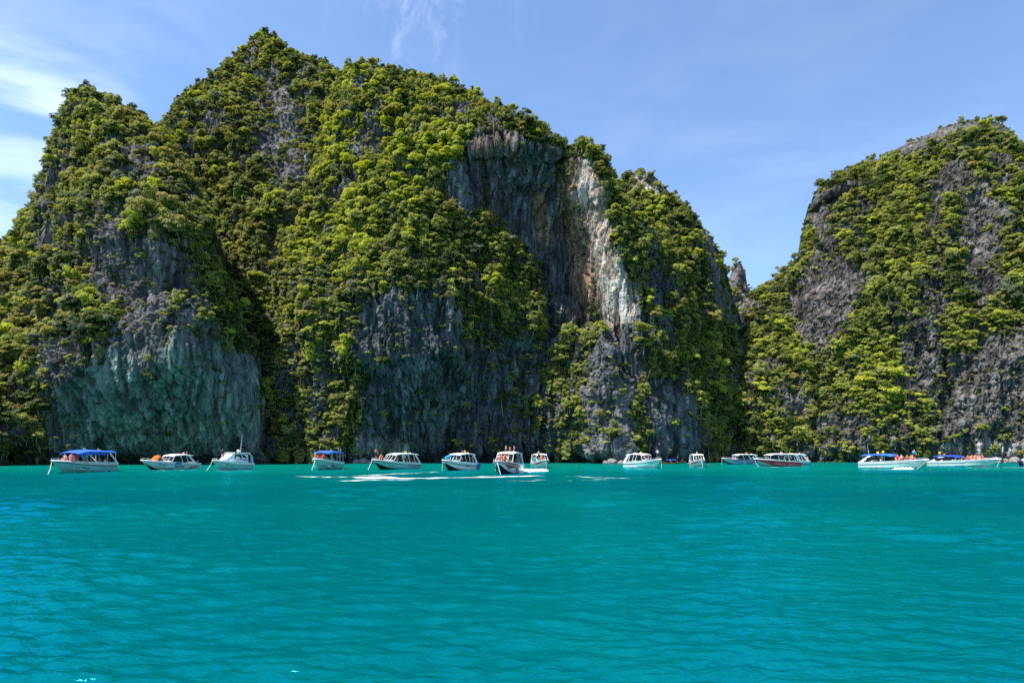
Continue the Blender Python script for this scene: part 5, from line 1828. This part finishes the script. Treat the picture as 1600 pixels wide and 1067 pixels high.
h15 = Hull(12.5, 3.0, 1.15, 0.40, 2.6)
B15 = place_boat('speedboat', 'long white boat with blue canopy, yellow flags and a crowded foredeck', 1341, 1452, 732.4, 348,
                 dict(style='fabric', low='white', top='white', rail='grey', rope=(-1.2, -1.0, .05), rows=4, roof=(.06, .56), roof_z=2.40, valance=.1, archcol='white', arch=.9, engines=3, cockpit=.60,
                      flags=((.27, 0, 2.6, .5, 'yellow'), (.40, -.5, 2.5, .7, 'yellow'), (.405, -.7, 2.3, .4, 'greencloth')), decals=((.48, .98, .38, .66, 'palemint'), (.02, .50, .40, .42, 'grey'))), h15)  # palemint patch: turquoise bounce from the water, painted on the white hull
MB().tube([(-h15.L / 2 + 1.0, .2, 2.4), (-h15.L / 2 + .7, .2, 4.3)], [.03, .012], 5).build('aerial', 'white', B15[0])
MB().box((-h15.L / 2 + 3.4, -h15.half(.3) * .96, 1.75), (2.8, .05, .42)).build('side_window', 'glass', B15[0])
crowd(B15, 'under the canopy of the crowded white boat', 5, .15, .5, ['darkcloth', 'orange', 'whitecloth'], 43, (-.8, .4))
crowd(B15, 'on the foredeck of the crowded white boat', 9, .58, .86, ['orange', 'pink', 'redcloth', 'orange'], 44, (-.7, .5), .55)
aboard(B15, 'stand', .84, .1, 'shirt', 'bluecloth', 'on the foredeck of the crowded white boat')
h16 = Hull(14.0, 3.0, 1.15, 0.35, 2.6)
B16 = place_boat('speedboat', 'longest white speedboat with a low navy canopy and pointed bow', 1448, 1566, 729.6, 352,
                 dict(style='fabric', low='white', top='white', rail='grey', rope=(-.4, -.4, 0), rows=4, roof=(.10, .50), roof_z=2.15, valance=.12, roofcol='navycanvas', archcol='white', arch=1.3, engines=3, cockpit=.56,
                      flags=((.15, 0, 2.3, .9, 'yellow'), (.155, -.1, 2.2, .5, 'greencloth'), (.2, .4, 2.2, .6, 'orange')), decals=((.60, .98, .36, .66, 'palemint'), (.0, .99, .725, .76, 'grey'))), h16)  # palemint forward patch paints the water's reflected light; grey line is a stripe
MB().box((-h16.L / 2 + 4.2, -h16.half(.3) * .97, 1.62), (4.6, .05, .42), shear=.3).build('side_window', 'glass', B16[0])
crowd(B16, 'on the foredeck of the longest white boat', 6, .58, .80, ['orange', 'redcloth', 'orange', 'pink'], 47, (-.6, .5), .5)
crowd(B16, 'behind the windows of the longest white boat', 3, .2, .5, ['darkcloth', 'whitecloth'], 48)
h17 = Hull(10.0, 2.7, 1.1, .45)
B17 = place_boat('speedboat', 'blue-hulled white boat cut off by the edge of the picture', 1592, 1690, 729.0, 350,
                 dict(style='hard', low='blue', top='white', rail='white', rows=3, engines=2, roof_z=2.3), h17)
aboard(B17, 'stand', .5, 0, 'shirt', 'whitecloth', 'aboard the blue-hulled boat')

# --- swimmers -----------------------------------------------------
SW = [(10, 729.6, 'orange'), (45, 728.8, 'orange'), (82, 730.5, 'whitecloth'), (186, 729.0, None), (201, 728.4, 'orange'), (466, 730.0, 'pink'), (538, 733.3, 'pink'), (549, 732.2, None), (862, 727.2, 'orange'), (867, 727.0, None), (873, 727.4, 'orange'),
      (898, 727.4, 'orange'), (902, 727.6, None), (884, 727.2, None), (949, 726.4, 'orange'), (956, 726.6, 'orange'), (963, 726.5, 'pink'), (969, 726.2, 'orange'), (1106, 726.3, 'orange'), (1111, 726.0, None), (1116, 726.4, 'orange'), (1252, 728.0, 'orange'), (1257, 728.4, 'orange'),
      (1271, 725.5, 'whitecloth'), (1277, 725.8, 'whitecloth'), (1369, 733.0, None), (1436, 733.6, None), (1453, 734.2, None), (1484, 734.2, None), (1449, 728.6, 'pink'), (1466, 728.6, None), (1470, 728.2, None), (1495, 729.2, None), (1525, 732.6, 'orange'), (1543, 733.0, 'orange'), (1557, 731.8, 'orange')]
SWL = [(45, 'below the left buttress'), (195, 'astern of the blue-canopied speedboat'), (466, 'off the dark cleft'), (543, 'beside the boat of red vests'), (870, 'beside the small red-panelled boat'), (898, 'off the leafy bank'), (960, 'astern of the all-white boat'), (1111, 'beside the red-banded boat'), (1255, 'under the stern of the red-hulled boat'), (1274, 'beyond the red-hulled boat'), (1369, 'by the stern of the crowded white boat'), (1444, 'by the bow of the crowded white boat'), (1480, 'alongside the longest white boat'), (1540, 'under the bow of the longest white boat')]
for i, (a, b, c) in enumerate(SW):
    Y = CAM_H * FPX / (b - HOR)
    x, y, z = P(a, b, Y)
    w = min(SWL, key=lambda q: abs(q[0] - a))[1]
    person('swim', (x, y, -0.50), random.uniform(-1, 4), 'vest' if c else 'none', c or 'orange', random.choice(('skin', 'tan')), 'hair', 'darkcloth', w, 'swimmers in the lagoon', 0.95)

bypl = {}
for lab, a, o in PEOPLE:
    bypl.setdefault(lab, []).append((a, o))
for lab, L in bypl.items():
    L.sort(key=lambda q: q[0])
    nm = {1: [''], 2: ['leftmost ', 'rightmost '], 3: ['leftmost ', 'middle ', 'rightmost ']}.get(len(L), ['leftmost ', 'second '] + ['third ', 'fourth ', 'fifth ', 'sixth ', 'seventh ', 'eighth ', 'ninth ', 'tenth ', 'eleventh ', 'twelfth ', 'thirteenth ', 'fourteenth ', 'fifteenth ', 'sixteenth '][:len(L) - 3] + ['rightmost '])
    for k, (_, o) in enumerate(L):
        o['label'] = nm[k] + lab

# --- foam -----------------------------------------------------------
FOAM = simple('foam', (0.82, 0.86, 0.86), 0.9, 0.1, noise=0.05)


def foam(name, label, strips, seed, hgt=0.006):
    """raised churned water: many little lumps"""
    r = np.random.default_rng(seed); mb = MB()
    for (xa, ya, xb, yb, wa, wb, n_, sz) in strips:          # pixels on the water, half width in rows
        n_ = int(n_ * FOAM_N); t = r.random(n_)
        a = xa + (xb - xa) * t; w = wa + (wb - wa) * t
        b = ya + (yb - ya) * t + r.normal(0, 1, n_) * w * .5
        for i in range(n_):
            Y = CAM_H * FPX / (b[i] - HOR)
            x, y, z = P(a[i], b[i], Y)
            lx = sz * FOAM_S * r.gamma(2, .5); ly = lx * r.uniform(.5, 1.6)
            k = 7
            top = [(x + lx * math.cos(6.283 * j / k) * r.uniform(.6, 1.2), y + ly * math.sin(6.283 * j / k) * r.uniform(.6, 1.2), 0.03) for j in range(k)]
            mb.add(top + [(x, y, 0.035 + hgt * r.random())], [(j, (j + 1) % k, k) for j in range(k)])
    o = mb.build(name, FOAM, None, True)
    tag(o, label, 'foam', None, 'stuff')


def film_material():
    """a broken film of bubbles: holes where the churned water shows through"""
    m, t, p = mat_new('foam_film')
    p.inputs['Base Color'].default_value = (0.80, 0.86, 0.86, 1)
    p.inputs['Roughness'].default_value = 0.8
    p.inputs['Specular IOR Level'].default_value = 0.1
    tc = N(t, 'ShaderNodeTexCoord'); mp = N(t, 'ShaderNodeMapping')
    mp.inputs['Scale'].default_value = (0.55, 0.8, 1)
    t.links.new(tc.outputs['Object'], mp.inputs[0])
    n_ = N(t, 'ShaderNodeTexNoise')
    n_.inputs['Scale'].default_value = 1.3; n_.inputs['Detail'].default_value = 7; n_.inputs['Roughness'].default_value = 0.65
    t.links.new(mp.outputs[0], n_.inputs[0])
    at = N(t, 'ShaderNodeAttribute', attribute_name='thick')
    a = M(t, 'ADD', M(t, 'MULTIPLY', at.outputs['Fac'], 1.25), M(t, 'MULTIPLY', M(t, 'SUBTRACT', n_.outputs['Fac'], 0.5), 2.6))
    mr = N(t, 'ShaderNodeMapRange', interpolation_type='SMOOTHSTEP')
    mr.inputs['From Min'].default_value = 0.30; mr.inputs['From Max'].default_value = 1.15
    t.links.new(a, mr.inputs['Value'])
    t.links.new(mr.outputs[0], p.inputs['Alpha'])
    return m


FILM = film_material()


def film(name, label, strips):
    V, F, T = [], [], []
    for (xa, ya, xb, yb, wa, wb, th) in strips:               # ends on the water in pixels, half widths in metres
        A = P(xa, ya, CAM_H * FPX / (ya - HOR)); B_ = P(xb, yb, CAM_H * FPX / (yb - HOR))
        A = np.array(A[:2]); B_ = np.array(B_[:2]); d = (B_ - A) / np.linalg.norm(B_ - A); nn = np.array([-d[1], d[0]])
        nl, nw = 60, 8
        k0 = len(V)
        for i in range(nl + 1):
            q = i / nl; c = A + (B_ - A) * q + nn * .5 * math.sin(q * 9 + xa); w = (wa + (wb - wa) * q) * (.75 + .35 * math.sin(q * 17 + xa))
            for j_ in range(nw + 1):
                u = -1 + 2 * j_ / nw
                V.append((*(c + nn * w * u), .035)); T.append(th * (1 - u * u) * min(1, 6 * q, 6 * (1 - q)))
        for i in range(nl):
            for j_ in range(nw):
                a = k0 + i * (nw + 1) + j_
                F.append((a, a + 1, a + nw + 2, a + nw + 1))
    me = mesh_np(name, V, F, True)
    at = me.attributes.new('thick', 'FLOAT', 'POINT'); at.data.foreach_set('value', np.array(T, np.float32))
    o = link(name, me, FILM)
    tag(o, label, 'foam', None, 'stuff')


film('wake_foam', 'long white streaks of wake foam on the water before the boats',
     [(448, 744.6, 640, 746.5, 1.0, 3.4, .75), (512, 751.6, 650, 749.8, .7, .9, 1.0), (540, 748.5, 720, 746.5, 2.6, 1.3, .8), (530, 744.5, 668, 738.8, 1.4, .8, .62), (640, 748.5, 860, 743.6, 1.3, .7, .85), (735, 745.0, 855, 743.3, .7, .5, 1.05), (880, 744, 985, 748.5, 1.2, 1.0, .45), (655, 738.2, 692, 737.4, .8, .6, .5), (780, 752, 870, 750, 2.0, 1.5, .32), (880, 752, 960, 749, 1.4, 1, .35)])
FOAM_N, FOAM_S = 0.5, 1.3
foam('spray', 'white splash and wash at the stern of the maroon-marked boat', [(812, 738, 822, 735.5, .9, .8, 170, .32), (818, 736.2, 853, 736.0, .55, .4, 520, .26)], 4, 0.3)
foam('splash', 'white splash along the side of the crowded white boat', [(1399, 733, 1424, 732.6, .4, .4, 110, .20)], 5, 0.3)
film('bow_ripples', 'small pale ripples breaking round the moored hulls', [(968, 732.4, 1040, 732.6, .7, .7, .6), (1074, 730.6, 1104, 730.6, .7, .7, .6), (1176, 729.8, 1250, 730.0, .7, .7, .6), (828, 732, 862, 732, .7, .7, .6), (1565, 730.6, 1612, 730.8, .8, .8, .9), (1500, 730.5, 1568, 730.6, .8, .8, .6), (1338, 733.8, 1445, 733.8, .6, .6, .62), (325, 735.6, 400, 735.6, .5, .5, .45), (215, 735.2, 318, 735.0, .5, .5, .45)])

# --- pale boulders fallen along the foot of the cliffs ----------------
BOULDER = simple('pale_boulder', (0.22, 0.205, 0.195), 0.95, 0.1, noise=0.35, scale=1.2)


def boulder_mesh(seed):
    r = np.random.default_rng(seed)
    bm = bmesh.new(); bmesh.ops.create_icosphere(bm, subdivisions=3, radius=1.0)
    V = np.array([v.co[:] for v in bm.verts])
    o_ = r.uniform(0, 50, 3)
    k = 1 + 0.34 * fbm(V[:, 0] * 1.3 + o_[0], V[:, 1] * 1.3 + o_[1], V[:, 2] * 1.3 + o_[2], seed, 4, gain=.55) + .12 * fbm(V[:, 0] * 5, V[:, 1] * 5 + o_[0], V[:, 2] * 5, seed + 2, 2, ridged=True)
    V = V * k[:, None] * np.array([1.2, .9, .85])
    for v, p in zip(bm.verts, V): v.co = p
    me = bpy.data.meshes.new('boulder'); bm.to_mesh(me); bm.free(); me.materials.append(BOULDER)
    return me


BM = [boulder_mesh(q) for q in range(5)]
BL = [(556, 2.0), (566, 2.6), (577, 1.7), (588, 2.2), (598, 1.3), (946, 1.6), (957, 2.2), (970, 1.5), (1452, 1.4), (1476, 1.9), (1492, 2.4), (1509, 3.0), (1524, 3.6), (1541, 2.6), (1554, 3.3), (1570, 2.2), (1585, 2.8), (1598, 1.8)]
BW = [(600, 'behind the bow of the yellow-flag boat'), (970, 'at the foot of the slim rock pillar'), (1600, 'at the foot of the wooded mountain by the longest boat')]
foot = {}
for S in SHEETS:
    V = S['V'].reshape(-1, 3)
    z_ = (V[:, 2] > .5) & (V[:, 2] < 3.0)
    a, b_ = project(V[z_, 0], V[z_, 1], V[z_, 2])
    for q, yv in zip(a.astype(int), V[z_, 1]):
        foot[q] = min(foot.get(q, 1e9), yv)
cnt = {}
for i, (a, r0) in enumerate(BL):
    Y = min(foot.get(a + q, 1e9) for q in (-2, -1, 0, 1, 2)) - .3
    w = next(t for lim, t in BW if a <= lim)
    sz = r0 * .46
    o = link('boulder', BM[i % 5]); o.location = ((a - 800) / FPX * Y, Y, sz * .25); o.rotation_euler = (random.uniform(-.3, .3), random.uniform(-.3, .3), random.uniform(0, 6)); o.scale = (sz, sz, sz * random.uniform(.8, 1.2))
    cnt.setdefault(w, []).append(o)
for w, L in cnt.items():
    for k, o in enumerate(L):
        od = ('leftmost', 'second', 'third', 'fourth', 'fifth', 'sixth', 'seventh', 'eighth', 'ninth', 'tenth')[k] if k < len(L) - 1 else 'rightmost'
        tag(o, f'{od} pale rough boulder {w}', 'boulder', 'boulders fallen at the cliff foot')
